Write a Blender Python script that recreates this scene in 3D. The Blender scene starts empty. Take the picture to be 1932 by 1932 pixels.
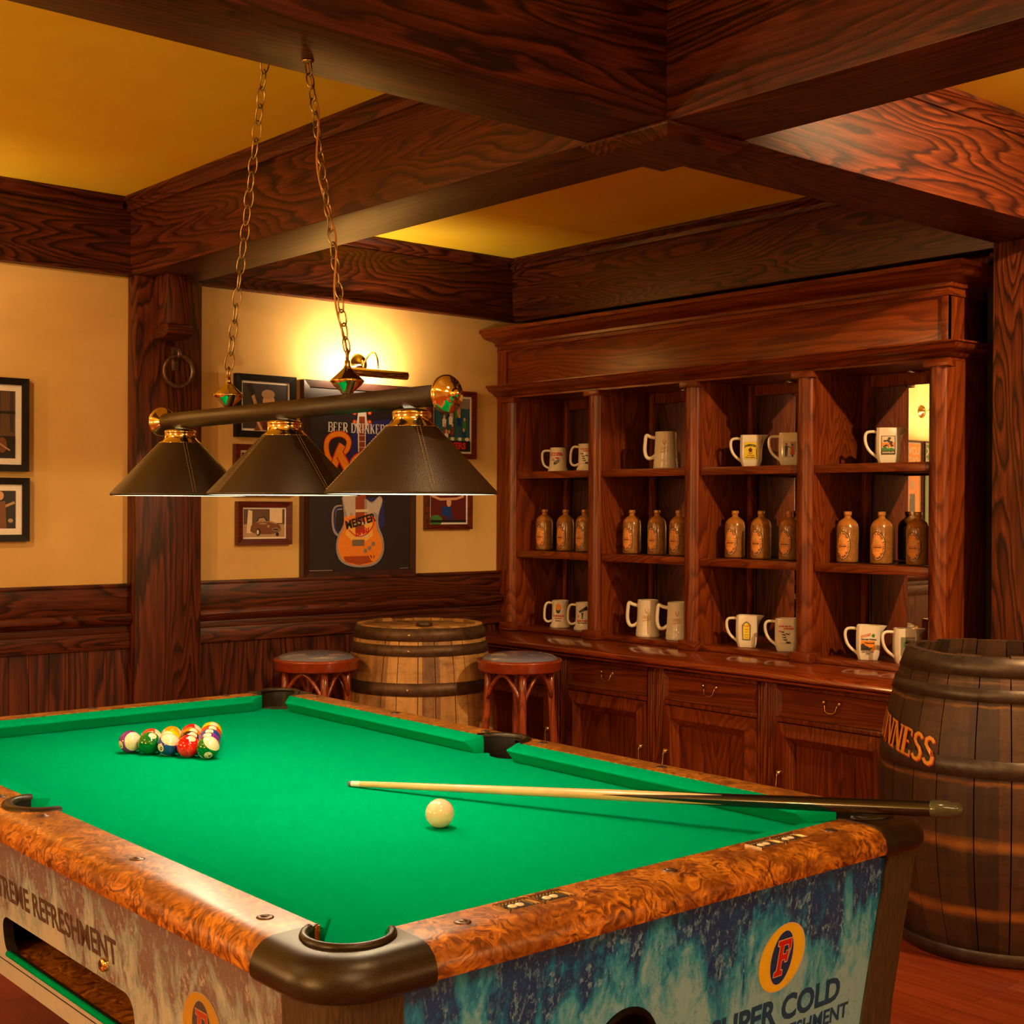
import bpy, bmesh, math, random
from math import sin, cos, pi, radians
from mathutils import Vector, Matrix
from mathutils.geometry import tessellate_polygon

random.seed(7)
SC = bpy.context.scene
COL = SC.collection

# ---------------------------------------------------------------- camera
H = 1.44; FOC = 2560.8; YAW = .707; PIT = -.0038; ROL = .0049
cF = Vector((sin(YAW)*cos(PIT), cos(YAW)*cos(PIT), sin(PIT)))
r_ = Vector((cos(YAW), -sin(YAW), 0)); u_ = r_.cross(cF)
cR = r_*cos(ROL) + u_*sin(ROL); cU = -r_*sin(ROL) + u_*cos(ROL)
cam = bpy.data.cameras.new('camera'); camo = bpy.data.objects.new('camera', cam); COL.objects.link(camo)
m = Matrix((cR, cU, -cF)).transposed().to_4x4(); m.translation = (0, 0, H)
camo.matrix_world = m
cam.sensor_width = 36; cam.sensor_height = 36; cam.lens = 36*FOC/1932; cam.clip_start = .05
SC.camera = camo
SC.view_settings.view_transform = 'Standard'; SC.view_settings.look = 'None'
SC.view_settings.gamma = 1; SC.view_settings.use_curve_mapping = False
SC.view_settings.exposure = 0.17
SC.cycles.max_bounces = 8; SC.cycles.diffuse_bounces = 5; SC.cycles.glossy_bounces = 5
SC.cycles.transparent_max_bounces = 10; SC.cycles.sample_clamp_indirect = 6
SC.cycles.caustics_reflective = False; SC.cycles.caustics_refractive = False

# ---------------------------------------------------------------- world + room lights
w = bpy.data.worlds.new('world'); SC.world = w; w.use_nodes = True
w.node_tree.nodes['Background'].inputs[0].default_value = (1, .6, .3, 1)
w.node_tree.nodes['Background'].inputs[1].default_value = .05
WARM = (1, .60, .27)
def rp(p): return tuple(c+(q-c)*1.082 for c, q in zip((0, 0, 1.44), p))
def area(name, loc, size, energy, col=WARM, target=None, size_y=None, spread=None):
    l = bpy.data.lights.new(name, 'AREA'); l.energy = energy; l.color = col
    l.size = size
    if size_y: l.shape = 'RECTANGLE'; l.size_y = size_y
    if spread: l.spread = spread
    o = bpy.data.objects.new(name, l); COL.objects.link(o); o.location = loc
    if target is not None:
        o.rotation_euler = (Vector(target)-Vector(loc)).to_track_quat('-Z', 'Y').to_euler()
    return o
def spot(name, loc, target, energy, ang=100, blend=.6, col=WARM, rad=.03):
    l = bpy.data.lights.new(name, 'SPOT'); l.energy = energy; l.color = col
    l.spot_size = radians(ang); l.spot_blend = blend; l.shadow_soft_size = rad
    o = bpy.data.objects.new(name, l); COL.objects.link(o); o.location = loc
    o.rotation_euler = (Vector(target)-Vector(loc)).to_track_quat('-Z', 'Y').to_euler()
    return o
CEIL = 2.674
# added ceiling fill lights, out of view (each has a fitting built below)
area('fill_light_near', rp((.3, -.4, 2.6)), 1.0, 30)
area('fill_light_left', rp((-.9, 2.6, 2.6)), 1.0, 20)
DOWN = [((3.45, 1.15), (4.2, 3.9, 1.1), 270), ((.45, 3.7), (2.2, 5.2, 1.2), 95), ((1.35, 1.0), (1.9, 1.7, .6), 55),  # the one over the near table end is added to light it
        ((3.5, .3), (4.2, 2.2, .6), 80)]
FILL_SCONCE = [((-2.0, 1.2, 1.45), 0), ((-2.0, 3.9, 1.45), 0), ((.9, -2.2, 1.45), pi/2), ((3.2, -2.2, 1.45), pi/2)]  # unseen wall sconces, added to fill the room with light
for (x, y, z), a in FILL_SCONCE:
    l = bpy.data.lights.new('sconce_fill', 'POINT'); l.energy = 120 if x < -1 else 50; l.color = (1, .62, .26); l.shadow_soft_size = .06
    o = bpy.data.objects.new('sconce_fill', l); COL.objects.link(o); o.location = rp((x+.13*cos(a), y+.13*sin(a), z+.06))
for (x, y), t, e in DOWN:
    spot('downlight_lamp', rp((x, y, 2.655)), rp(t), e, 105, .8)

# ---------------------------------------------------------------- mesh builder
class MB:
    def __init__(s): s.v = []; s.f = []; s.m = []; s.sm = []
    def add(s, vs, fs, mat=0, smooth=False, M=None):
        b = len(s.v)
        for p in vs:
            p = Vector(p)
            if M is not None: p = M @ p
            s.v.append(p)
        for f in fs:
            s.f.append([b+i for i in f]); s.m.append(mat); s.sm.append(smooth)
        return s
    def box(s, x0, y0, z0, x1, y1, z1, mat=0, M=None):
        v = [(x0,y0,z0),(x1,y0,z0),(x1,y1,z0),(x0,y1,z0),(x0,y0,z1),(x1,y0,z1),(x1,y1,z1),(x0,y1,z1)]
        return s.add(v, [(0,3,2,1),(4,5,6,7),(0,1,5,4),(1,2,6,5),(2,3,7,6),(3,0,4,7)], mat, False, M)
    def hexa(s, bot, top, mat=0, M=None):
        return s.add(list(bot)+list(top), [(3,2,1,0),(4,5,6,7),(0,1,5,4),(1,2,6,5),(2,3,7,6),(3,0,4,7)], mat, False, M)
    def prism(s, pts, axis, a, b, mat=0, M=None, smooth=False):
        # closed 2D profile swept along an axis: 'y' -> pts are (x,z); 'x' -> (y,z); 'z' -> (x,y)
        n = len(pts)
        def P(p, t): return {'x': (t, p[0], p[1]), 'y': (p[0], t, p[1]), 'z': (p[0], p[1], t)}[axis]
        v = [P(p, a) for p in pts]+[P(p, b) for p in pts]
        s.add(v, [(i, (i+1) % n, (i+1) % n+n, i+n) for i in range(n)], mat, smooth, M)
        tri = tessellate_polygon([[Vector((p[0], p[1], 0)) for p in pts]])
        s.add([P(p, a) for p in pts], [t[::-1] for t in tri], mat, False, M)
        s.add([P(p, b) for p in pts], [t for t in tri], mat, False, M)
        return s
    def lathe(s, prof, seg=32, mat=0, M=None, smooth=True, a0=0, a1=2*pi, close=False):
        full = abs(a1-a0-2*pi) < 1e-6; n = seg if full else seg+1
        v = []
        for r, z in prof:
            for i in range(n):
                a = a0+(a1-a0)*i/seg; v.append((r*cos(a), r*sin(a), z))
        f = []
        K = len(prof)
        for j in range(K-1 if not close else K):
            jn = (j+1) % K
            for i in range(seg):
                i2 = (i+1) % n
                f.append((j*n+i, j*n+i2, jn*n+i2, jn*n+i))
        s.add(v, f, mat, smooth, M)
        return s
    def disc(s, r, z, seg=32, mat=0, M=None, up=True):
        v = [(r*cos(2*pi*i/seg), r*sin(2*pi*i/seg), z) for i in range(seg)]
        return s.add(v, [tuple(range(seg)) if up else tuple(range(seg))[::-1]], mat, False, M)
    def tube(s, path, r, seg=10, mat=0, M=None, closed=False, flat=None, caps=True):
        P = [Vector(p) for p in path]; n = len(P); v = []; f = []
        rs = r if isinstance(r, (list, tuple)) else [r]*n
        up = None
        for i in range(n):
            if closed: t = P[(i+1) % n]-P[i-1]
            else: t = P[min(i+1, n-1)]-P[max(i-1, 0)]
            t.normalize()
            if up is None:
                up = Vector((0, 0, 1)) if abs(t.z) < .9 else Vector((1, 0, 0))
            a = (up - t*up.dot(t)); a.normalize(); up = a; b = t.cross(a)
            for k in range(seg):
                an = 2*pi*k/seg
                v.append(P[i]+(a*cos(an)+b*sin(an)*(flat or 1))*rs[i])
        m_ = n if closed else n-1
        for i in range(m_):
            j = (i+1) % n
            for k in range(seg):
                k2 = (k+1) % seg
                f.append((i*seg+k, i*seg+k2, j*seg+k2, j*seg+k))
        s.add(v, f, mat, True, M)
        if not closed and caps:
            s.add([v[k] for k in range(seg)], [tuple(range(seg))[::-1]], mat, False, M)
            s.add([v[(n-1)*seg+k] for k in range(seg)], [tuple(range(seg))], mat, False, M)
        return s
    def sphere(s, c, r, mat=0, seg=24, rings=14, M=None, sc=(1, 1, 1)):
        v = []; f = []
        for j in range(rings+1):
            t = pi*j/rings
            for i in range(seg):
                a = 2*pi*i/seg
                v.append((c[0]+r*sc[0]*sin(t)*cos(a), c[1]+r*sc[1]*sin(t)*sin(a), c[2]+r*sc[2]*cos(t)))
        for j in range(rings):
            for i in range(seg):
                i2 = (i+1) % seg
                f.append((j*seg+i, (j+1)*seg+i, (j+1)*seg+i2, j*seg+i2))
        return s.add(v, f, mat, True, M)

def finish(o, kind=None, label=None, cat=None, group=None):
    if kind: o['kind'] = kind
    if label: o['label'] = label
    if cat: o['category'] = cat
    if group: o['group'] = group
    return o

# the room and its cabinet are laid out in survey units; SR brings them to metres
SR = 1.082; ROOM = False
EYE = Vector((0, 0, H)); Z0 = H-H/SR
def RP(p): return EYE+(Vector(p)-EYE)*SR
def worldloc(p):
    v = Vector((0, 0, 0))
    while p is not None:
        v += p.location; p = p.parent
    return v

def obj(name, mb, mats, parent=None, bevel=0, seg=2, world=False, angle=35, weld=True, origin=None, smooth=False):
    me = bpy.data.meshes.new(name)
    off = Vector((0, 0, 0)); V = mb.v
    if ROOM:
        V = [RP(p) for p in V] if (world or parent is None) else [p*SR for p in V]
        if origin is not None: origin = RP(origin)
    if world and parent is not None: off = worldloc(parent)
    if origin is not None: off = Vector(origin)
    me.from_pydata([tuple(p-off) for p in V], [], mb.f)
    if not isinstance(mats, (list, tuple)): mats = [mats]
    for mt in mats: me.materials.append(mt)
    for p, mi, sm in zip(me.polygons, mb.m, mb.sm):
        p.material_index = mi; p.use_smooth = sm
    bm = bmesh.new(); bm.from_mesh(me)
    if weld: bmesh.ops.remove_doubles(bm, verts=bm.verts, dist=1e-5)
    bmesh.ops.recalc_face_normals(bm, faces=bm.faces)
    if bevel:
        ed = [e for e in bm.edges if len(e.link_faces) == 2 and e.calc_face_angle(0) > radians(angle)]
        bmesh.ops.bevel(bm, geom=ed, offset=bevel, segments=seg, affect='EDGES', clamp_overlap=True, profile=.5)
        for f in bm.faces: f.smooth = smooth or f.smooth
    bm.to_mesh(me); bm.free()
    if bevel:
        me.set_sharp_from_angle(angle=radians(40))
    o = bpy.data.objects.new(name, me); COL.objects.link(o)
    if parent is not None: o.parent = parent
    elif origin is not None: o.location = origin
    return o

def thing(name, label, cat, loc=(0, 0, 0), rotz=0, group=None):
    o = bpy.data.objects.new(name, None); COL.objects.link(o)
    o.empty_display_size = .05
    o.location = RP(loc) if ROOM else loc; o.rotation_euler = (0, 0, rotz)
    return finish(o, None, label, cat, group)

def copy_tree(o, parent=None):
    c = o.copy(); COL.objects.link(c)
    if parent is not None: c.parent = parent
    for ch in list(o.children): copy_tree(ch, c)
    return c

def T(x=0, y=0, z=0): return Matrix.Translation((x, y, z))
def RX(a): return Matrix.Rotation(a, 4, 'X')
def RY(a): return Matrix.Rotation(a, 4, 'Y')
def RZ(a): return Matrix.Rotation(a, 4, 'Z')

# ---------------------------------------------------------------- materials
class NT:
    def __init__(s, name):
        s.mat = bpy.data.materials.new(name); s.mat.use_nodes = True
        s.n = s.mat.node_tree.nodes; s.l = s.mat.node_tree.links; s.b = s.n['Principled BSDF']
    def node(s, t, **kw):
        x = s.n.new(t)
        for k, v in kw.items():
            if k in x.inputs: 
                x.inputs[k].default_value = v
            else: setattr(x, k, v)
        return x
    def link(s, a, b): s.l.new(a, b)
    def coords(s, scale=(1, 1, 1), kind='Object', rot=(0, 0, 0), loc=(0, 0, 0)):
        tc = s.node('ShaderNodeTexCoord'); mp = s.node('ShaderNodeMapping')
        mp.inputs['Scale'].default_value = scale; mp.inputs['Rotation'].default_value = rot; mp.inputs['Location'].default_value = loc
        if kind == 'World':
            g = s.node('ShaderNodeNewGeometry'); s.link(g.outputs['Position'], mp.inputs['Vector'])
        else: s.link(tc.outputs[kind], mp.inputs['Vector'])
        return mp.outputs['Vector']
    def noise(s, vec, scale=5, detail=3, rough=.5, dist=0):
        n = s.node('ShaderNodeTexNoise'); n.inputs['Scale'].default_value = scale
        n.inputs['Detail'].default_value = detail; n.inputs['Roughness'].default_value = rough; n.inputs['Distortion'].default_value = dist
        if vec is not None: s.link(vec, n.inputs['Vector'])
        return n.outputs['Fac']
    def ramp(s, fac, stops, interp='LINEAR'):
        r = s.node('ShaderNodeValToRGB'); r.color_ramp.interpolation = interp
        e = r.color_ramp.elements
        while len(e) < len(stops): e.new(.5)
        for i, (p, c) in enumerate(stops):
            e[i].position = p
            e[i].color = (c[0], c[1], c[2], 1) if isinstance(c, (tuple, list)) else (c, c, c, 1)
        s.link(fac, r.inputs['Fac']); return r.outputs['Color']
    def math(s, op, a, b=None, c=None):
        x = s.node('ShaderNodeMath', operation=op)
        for i, q in enumerate((a, b, c)):
            if q is None: continue
            if isinstance(q, (int, float)): x.inputs[i].default_value = q
            else: s.link(q, x.inputs[i])
        return x.outputs[0]
    def mix(s, fac, a, b, mode='MIX'):
        x = s.node('ShaderNodeMix', data_type='RGBA', blend_type=mode)
        for i, q in ((0, fac), (6, a), (7, b)):
            if isinstance(q, (int, float)): x.inputs[i].default_value = q if i == 0 else (q, q, q, 1)
            elif isinstance(q, tuple): x.inputs[i].default_value = (q[0], q[1], q[2], 1)
            else: s.link(q, x.inputs[i])
        return x.outputs[2]
    def bump(s, h, strength=.2, dist=.002):
        x = s.node('ShaderNodeBump'); x.inputs['Strength'].default_value = strength; x.inputs['Distance'].default_value = dist
        s.link(h, x.inputs['Height']); s.link(x.outputs['Normal'], s.b.inputs['Normal'])
    def set(s, **kw):
        names = {'col': 'Base Color', 'rough': 'Roughness', 'metal': 'Metallic', 'coat': 'Coat Weight', 'crough': 'Coat Roughness',
                 'spec': 'Specular IOR Level', 'trans': 'Transmission Weight', 'ior': 'IOR', 'sheen': 'Sheen Weight', 'alpha': 'Alpha'}
        for k, v in kw.items():
            i = s.b.inputs[names[k]]
            if isinstance(v, tuple): i.default_value = (v[0], v[1], v[2], 1)
            elif isinstance(v, (int, float)): i.default_value = v
            else: s.link(v, i)
        return s

_cache = {}
def plain(name, col, rough=.5, metal=0, coat=0, spec=.5, noise=0, bump=0, bscale=60):
    if name in _cache: return _cache[name]
    t = NT(name); t.set(rough=rough, metal=metal, coat=coat, spec=spec)
    if noise or bump:
        f = t.noise(t.coords(), bscale, 4, .6)
        if noise:
            c2 = tuple(max(0, c*(1-noise)) for c in col); c3 = tuple(min(1, c*(1+noise*.6)) for c in col)
            t.set(col=t.ramp(f, [(.3, c2), (.7, c3)]))
        else: t.set(col=col)
        if bump: t.bump(f, bump, .001)
    else: t.set(col=col)
    _cache[name] = t.mat
    return t.mat

def wood(name, axis, dark, mid, light, rough=.38, coat=.25, spec=.35, rings=9, scale=1.0, bumps=.15, kind='World'):
    t = NT(name)
    k = .13; sc = [1, 1, 1]; sc['xyz'.index(axis)] = k
    v = t.coords(tuple(q*scale for q in sc), kind)
    n1 = t.noise(v, 3.2, 2, .45, .6)
    wob = t.noise(t.coords(tuple(q*scale*9 for q in sc), kind), 2.2, 3, .6)
    ringc = t.math('FRACT', t.math('MULTIPLY', t.math('ADD', n1, t.math('MULTIPLY', wob, .05)), rings*4.2))
    fs = [70, 70, 70]; fs['xyz'.index(axis)] = 2.5
    v2 = t.coords(tuple(q*scale for q in fs), kind)
    fine = t.noise(v2, 1.6, 4, .65)
    broad = t.noise(t.coords((1, 1, 1), kind), 1.3, 2, .5)
    c = t.ramp(ringc, [(0, mid), (.09, dark), (.17, dark), (.34, mid), (.90, light), (1, mid)])
    c = t.mix(t.math('MULTIPLY', t.ramp(fine, [(.42, 1), (.62, 0)]), .55), c, dark)
    c = t.mix(t.ramp(broad, [(.35, 0), (.7, .35)]), c, tuple(q*.62 for q in mid))
    t.set(col=c, rough=rough, coat=coat, crough=.25, spec=spec)
    t.bump(fine, bumps, .0015)
    return t.mat

B_D, B_M, B_L = (.013, .0022, .0006), (.078, .0135, .0024), (.16, .033, .006)
C_D, C_M, C_L = (.085, .0125, .0022), (.168, .031, .0034), (.25, .054, .005)
beam = {a: wood('stained_oak_'+a, a, B_D, B_M, B_L, .46, .05, bumps=.45) for a in 'xyz'}
cabin = {a: wood('matt_mahogany_'+a, a, C_D, C_M, C_L, .6, 0, .12, rings=7, bumps=.06) for a in 'xyz'}
cab = {a: wood('polished_mahogany_'+a, a, C_D, C_M, C_L, .32, .10, .28, rings=7, bumps=.06) for a in 'xyz'}
stoolwood = wood('bentwood_beech', 'z', (.10, .017, .005), (.25, .042, .010), (.34, .065, .015), .3, .5, kind='Object')
stoolring = plain('bentwood_ring', (.22, .032, .006), .28, coat=.5, noise=.25, bscale=30)

def plaster(name, a, b, c):
    t = NT(name); v = t.coords((1, 1, 1), 'World')
    f = t.noise(v, 1.7, 6, .62, .4); g = t.noise(v, 60, 3, .6)
    col = t.ramp(f, [(.3, a), (.5, b), (.72, c)])
    t.set(col=col, rough=.75, spec=.25); t.bump(g, .12, .002); return t.mat
M_wall = plaster('ochre_plaster', (.56, .36, .11), (.64, .43, .145), (.72, .50, .19))
M_ceil = plaster('amber_plaster', (.88, .59, .025), (.93, .66, .035), (.96, .72, .055))

def floormat():
    t = NT('floor_planks'); v = t.coords((1, 1, 1), 'World')
    br = t.node('ShaderNodeTexBrick'); br.offset = .37
    sw = t.coords((1, 1, 1), 'World', rot=(0, 0, pi/2)); t.link(sw, br.inputs['Vector'])
    br.inputs['Scale'].default_value = 1; br.inputs['Brick Width'].default_value = .9; br.inputs['Row Height'].default_value = .09
    br.inputs['Mortar Size'].default_value = .0016; br.inputs['Color1'].default_value = (.20, .028, .008, 1)
    br.inputs['Color2'].default_value = (.34, .058, .014, 1); br.inputs['Mortar'].default_value = (.02, .004, .002, 1)
    g = t.noise(t.coords((40, 2, 1), 'World'), 2, 4, .6)
    t.set(col=t.mix(.5, br.outputs['Color'], t.ramp(g, [(.3, (.12, .018, .006)), (.7, (.42, .08, .02))])), rough=.28, coat=.3)
    return t.mat
M_floor = floormat()

def plankmat(name='tongue_groove_boards'):
    return wood(name, 'z', B_D, B_M, B_L, .45, .15, rings=6)
M_plank = plankmat()

def burl():
    t = NT('burl_veneer'); v = t.coords((1, 1, 1), 'World')
    n0 = t.noise(v, 9, 3, .55, 1.5)
    mpv = t.node('ShaderNodeVectorMath', operation='SCALE')
    nt = t.node('ShaderNodeTexNoise'); nt.inputs['Scale'].default_value = 7; nt.inputs['Detail'].default_value = 3; t.link(v, nt.inputs['Vector'])
    t.link(nt.outputs['Color'], mpv.inputs[0]); mpv.inputs['Scale'].default_value = .16
    ad = t.node('ShaderNodeVectorMath', operation='ADD'); t.link(v, ad.inputs[0]); t.link(mpv.outputs[0], ad.inputs[1])
    swirl = t.noise(ad.outputs[0], 34, 6, .68, 2.2)
    vo = t.node('ShaderNodeTexVoronoi'); vo.inputs['Scale'].default_value = 62; t.link(ad.outputs[0], vo.inputs['Vector'])
    eyes = t.ramp(vo.outputs['Distance'], [(.1, 1), (.42, 0)])
    patch = t.ramp(t.noise(v, 13, 2, .5), [(.45, 0), (.62, 1)])
    c = t.ramp(swirl, [(.32, (.035, .009, .002)), (.42, (.16, .045, .005)), (.52, (.44, .155, .012)), (.68, (.74, .34, .035))])
    c = t.mix(t.math('MULTIPLY', t.math('MULTIPLY', eyes, patch), .75), c, (.045, .012, .002))
    c = t.mix(t.ramp(n0, [(.36, .7), (.56, 0)]), c, (.13, .035, .004))
    t.set(col=c, rough=.36, coat=.35, crough=.3)
    return t.mat
M_burl = burl()

def feltmat():
    t = NT('green_baize'); v = t.coords((1, 1, 1), 'World')
    f = t.noise(v, 900, 2, .7); g = t.noise(v, 3, 4, .6)
    c = t.mix(t.ramp(f, [(.35, 0), (.65, .5)]), (.0, .29, .125), (.0, .355, .155))
    c = t.mix(t.ramp(g, [(.4, 0), (.7, .25)]), c, (.0, .25, .105))
    t.set(col=c, rough=1.0, spec=.0); t.bump(f, .25, .0006)
    return t.mat
M_felt = feltmat()

def printmat(name, cols, zmid, warm):
    # frozen-glass graphic: dark ragged streaks hanging from the top, pale frost below
    t = NT(name); v = t.coords((1, 1, 1), 'World')
    g = t.node('ShaderNodeNewGeometry'); sp = t.node('ShaderNodeSeparateXYZ'); t.link(g.outputs['Position'], sp.inputs[0])
    wv = t.coords((11, 11, 4.2), 'World'); big = t.noise(wv, 1.0, 5, .62, .8)
    fl = t.noise(t.coords((1, 1, .6), 'World'), 95, 5, .75, .3)
    crys = t.noise(t.coords((1, 1, .55), 'World'), 22, 6, .74, .9)
    zz = t.math('MULTIPLY', t.math('SUBTRACT', sp.outputs[2], zmid), 2.4)
    h = t.math('ADD', t.math('ADD', t.math('MULTIPLY', big, 1.5), t.math('MULTIPLY', crys, 1.0)), zz)
    d, md, li, pale = cols
    c = t.ramp(t.math('SUBTRACT', h, .74), [(.28, pale), (.46, li), (.58, md), (.70, d), (1, d)])
    c = t.mix(t.math('MULTIPLY', t.ramp(fl, [(.52, 0), (.60, .8)]), t.ramp(crys, [(.42, 0), (.60, 1)])), c, pale)
    c = t.mix(t.math('MULTIPLY', t.ramp(fl, [(.36, .75), (.46, 0)]), t.ramp(crys, [(.40, 1), (.56, 0)])), c, md)
    t.set(col=c, rough=.32, coat=.3, crough=.2)
    return t.mat
M_ice = printmat('frost_print', ((.0, .055, .30), (.0, .22, .68), (.03, .42, .88), (.24, .60, 1.0)), .66, 0)
M_ice_glare = printmat('frost_print_glare', ((.17, .14, .17), (.25, .36, .42), (.40, .50, .54), (.50, .55, .52)), .66, 1)  # left panel: warm glare painted into the print as greyer tones

M_black = plain('black_plastic', (.005, .004, .003), .6, spec=.12, noise=.3)
def castmat():
    t = NT('bronze_plastic'); f = t.noise(t.coords((1, 1, 1), 'World'), 900, 2, .6)
    t.set(col=t.ramp(f, [(.35, (.008, .006, .003)), (.75, (.050, .034, .015))]), rough=.34, metal=.35, spec=.5); t.bump(f, .25, .0006); return t.mat
M_cast = castmat()
def legmat():
    t = NT('ribbed_charcoal'); f = t.noise(t.coords((260, 260, 20), 'World'), 1, 3, .6)
    t.set(col=t.ramp(f, [(.35, (.030, .022, .010)), (.7, (.085, .062, .030))]), rough=.55); t.bump(f, .6, .001); return t.mat
M_leg = legmat()
M_brass = plain('polished_brass', (.88, .74, .36), .10, 1.0, noise=.12, bscale=9)
M_oldbrass = plain('aged_brass', (.44, .33, .14), .3, 1.0, noise=.4, bscale=80)
def leather(name, col):
    t = NT(name); f = t.noise(t.coords(), 260, 3, .6); 
    vo = t.node('ShaderNodeTexVoronoi'); vo.inputs['Scale'].default_value = 420; t.link(t.coords(), vo.inputs['Vector'])
    t.set(col=t.ramp(f, [(.3, tuple(c*.7 for c in col)), (.7, col)]), rough=.42, spec=.5); t.bump(vo.outputs['Distance'], .45, .0008); return t.mat
M_leather = leather('dark_leather', (.030, .019, .011))
M_seat = plain('blue_black_vinyl', (.15, .16, .24), .22, coat=.6, noise=.06, bscale=6)
M_white = plain('white_enamel', (.85, .82, .75), .4, noise=.03, bscale=20)
M_stitch = plain('pale_thread', (.42, .32, .18), .8, noise=.2)
M_ivory = plain('ivory_resin', (.80, .70, .48), .16, coat=.6, noise=.03, bscale=10)
M_ceramic = plain('cream_glaze', (.78, .72, .58), .13, coat=.5, noise=.03, bscale=12)
M_iron = plain('dark_iron', (.16, .10, .07), .38, .8, noise=.5, bscale=45, bump=.3)
M_gold = plain('gold_lettering', (.55, .36, .09), .4, .3, noise=.1)
M_chrome = plain('nickel', (.75, .68, .55), .18, 1.0, noise=.05)
M_darkwood_shade = plain('dark_gap', (.012, .006, .004), .8, noise=.3)  # dark parts, and the painted shade strip beside the right post

def emit(name, col, s):
    t = NT(name); t.set(col=(0, 0, 0)); t.b.inputs['Emission Color'].default_value = (*col, 1); t.b.inputs['Emission Strength'].default_value = s
    return t.mat
M_bulb = emit('lit_bulb', (1, .80, .52), 25)
M_glow = emit('lit_diffuser', (1, .62, .30), 2)

def mirror():
    t = NT('silvered_mirror'); f = t.noise(t.coords(), 3, 2, .5)
    t.set(col=t.ramp(f, [(.3, (.78, .76, .70)), (.7, (.84, .82, .76))]), metal=1.0, rough=.015); return t.mat
M_mirror = mirror()
def glass(name, col=(.75, .95, .88)):
    t = NT(name); n = t.n; out = n['Material Output']
    tr = t.node('ShaderNodeBsdfTransparent'); tr.inputs[0].default_value = (*col, 1)
    gl = t.node('ShaderNodeBsdfGlossy'); gl.inputs['Roughness'].default_value = .02
    fr = t.node('ShaderNodeFresnel'); fr.inputs[0].default_value = 1.45
    mx = t.node('ShaderNodeMixShader'); t.link(fr.outputs[0], mx.inputs[0]); t.link(tr.outputs[0], mx.inputs[1]); t.link(gl.outputs[0], mx.inputs[2])
    t.link(mx.outputs[0], out.inputs[0]); return t.mat
M_glass = glass('thin_glass')

def stavemat(name, cols, bands=None):
    # staves round the local z axis; per-stave tint from the angle
    t = NT(name); tc = t.node('ShaderNodeTexCoord'); sp = t.node('ShaderNodeSeparateXYZ'); t.link(tc.outputs['Object'], sp.inputs[0])
    ang = t.math('ARCTAN2', sp.outputs[1], sp.outputs[0])
    idx = t.math('FLOOR', t.math('MULTIPLY', t.math('ADD', ang, pi), 26/(2*pi)))
    wn = t.node('ShaderNodeTexWhiteNoise', noise_dimensions='1D'); t.link(idx, wn.inputs['W'])
    g = t.noise(t.coords((30, 30, 3)), 1.5, 5, .7); b = t.noise(t.coords((1, 1, 1)), 6, 5, .7); st = t.noise(t.coords((6, 6, 22)), 1.4, 4, .65)
    f = t.math('ADD', t.math('MULTIPLY', wn.outputs['Value'], .35), t.math('ADD', t.math('MULTIPLY', g, .45), t.math('MULTIPLY', b, .35)))
    c = t.ramp(f, [(.30, cols[0]), (.55, cols[1]), (.85, cols[2])])
    c = t.mix(t.ramp(st, [(.3, .6), (.5, 0)]), c, cols[0])
    if bands:
        for z, wd, bc in bands:
            wob = t.math('ADD', sp.outputs[2], t.math('MULTIPLY', t.math('SUBTRACT', st, .5), .03))
            d = t.math('ABSOLUTE', t.math('SUBTRACT', wob, z))
            k = t.math('MULTIPLY', t.ramp(t.math('MULTIPLY', d, 1/wd), [(.10, .95), (.60, 0)]), t.ramp(b, [(.32, .25), (.58, 1)]))
            c = t.mix(k, c, bc)
    t.set(col=c, rough=.6); t.bump(g, .4, .003); return t.mat

# ---------------------------------------------------------------- lettering
_tx = {}
def text2d(s, size=1.0, offset=0.0, shear=0.0, spacing=1.0):
    key = (s, size, offset, shear, spacing)
    if key in _tx: return _tx[key]
    cu = bpy.data.curves.new('t', 'FONT'); cu.body = s; cu.size = size; cu.offset = offset; cu.shear = shear
    cu.align_x = 'CENTER'; cu.align_y = 'CENTER'; cu.resolution_u = 3; cu.space_character = spacing
    o = bpy.data.objects.new('t', cu); COL.objects.link(o)
    dg = bpy.context.evaluated_depsgraph_get(); me = bpy.data.meshes.new_from_object(o.evaluated_get(dg))
    vs = [(v.co.x, v.co.y) for v in me.vertices]; fs = [tuple(p.vertices) for p in me.polygons]
    bpy.data.objects.remove(o); bpy.data.curves.remove(cu); bpy.data.meshes.remove(me)
    _tx[key] = (vs, fs); return vs, fs

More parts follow.
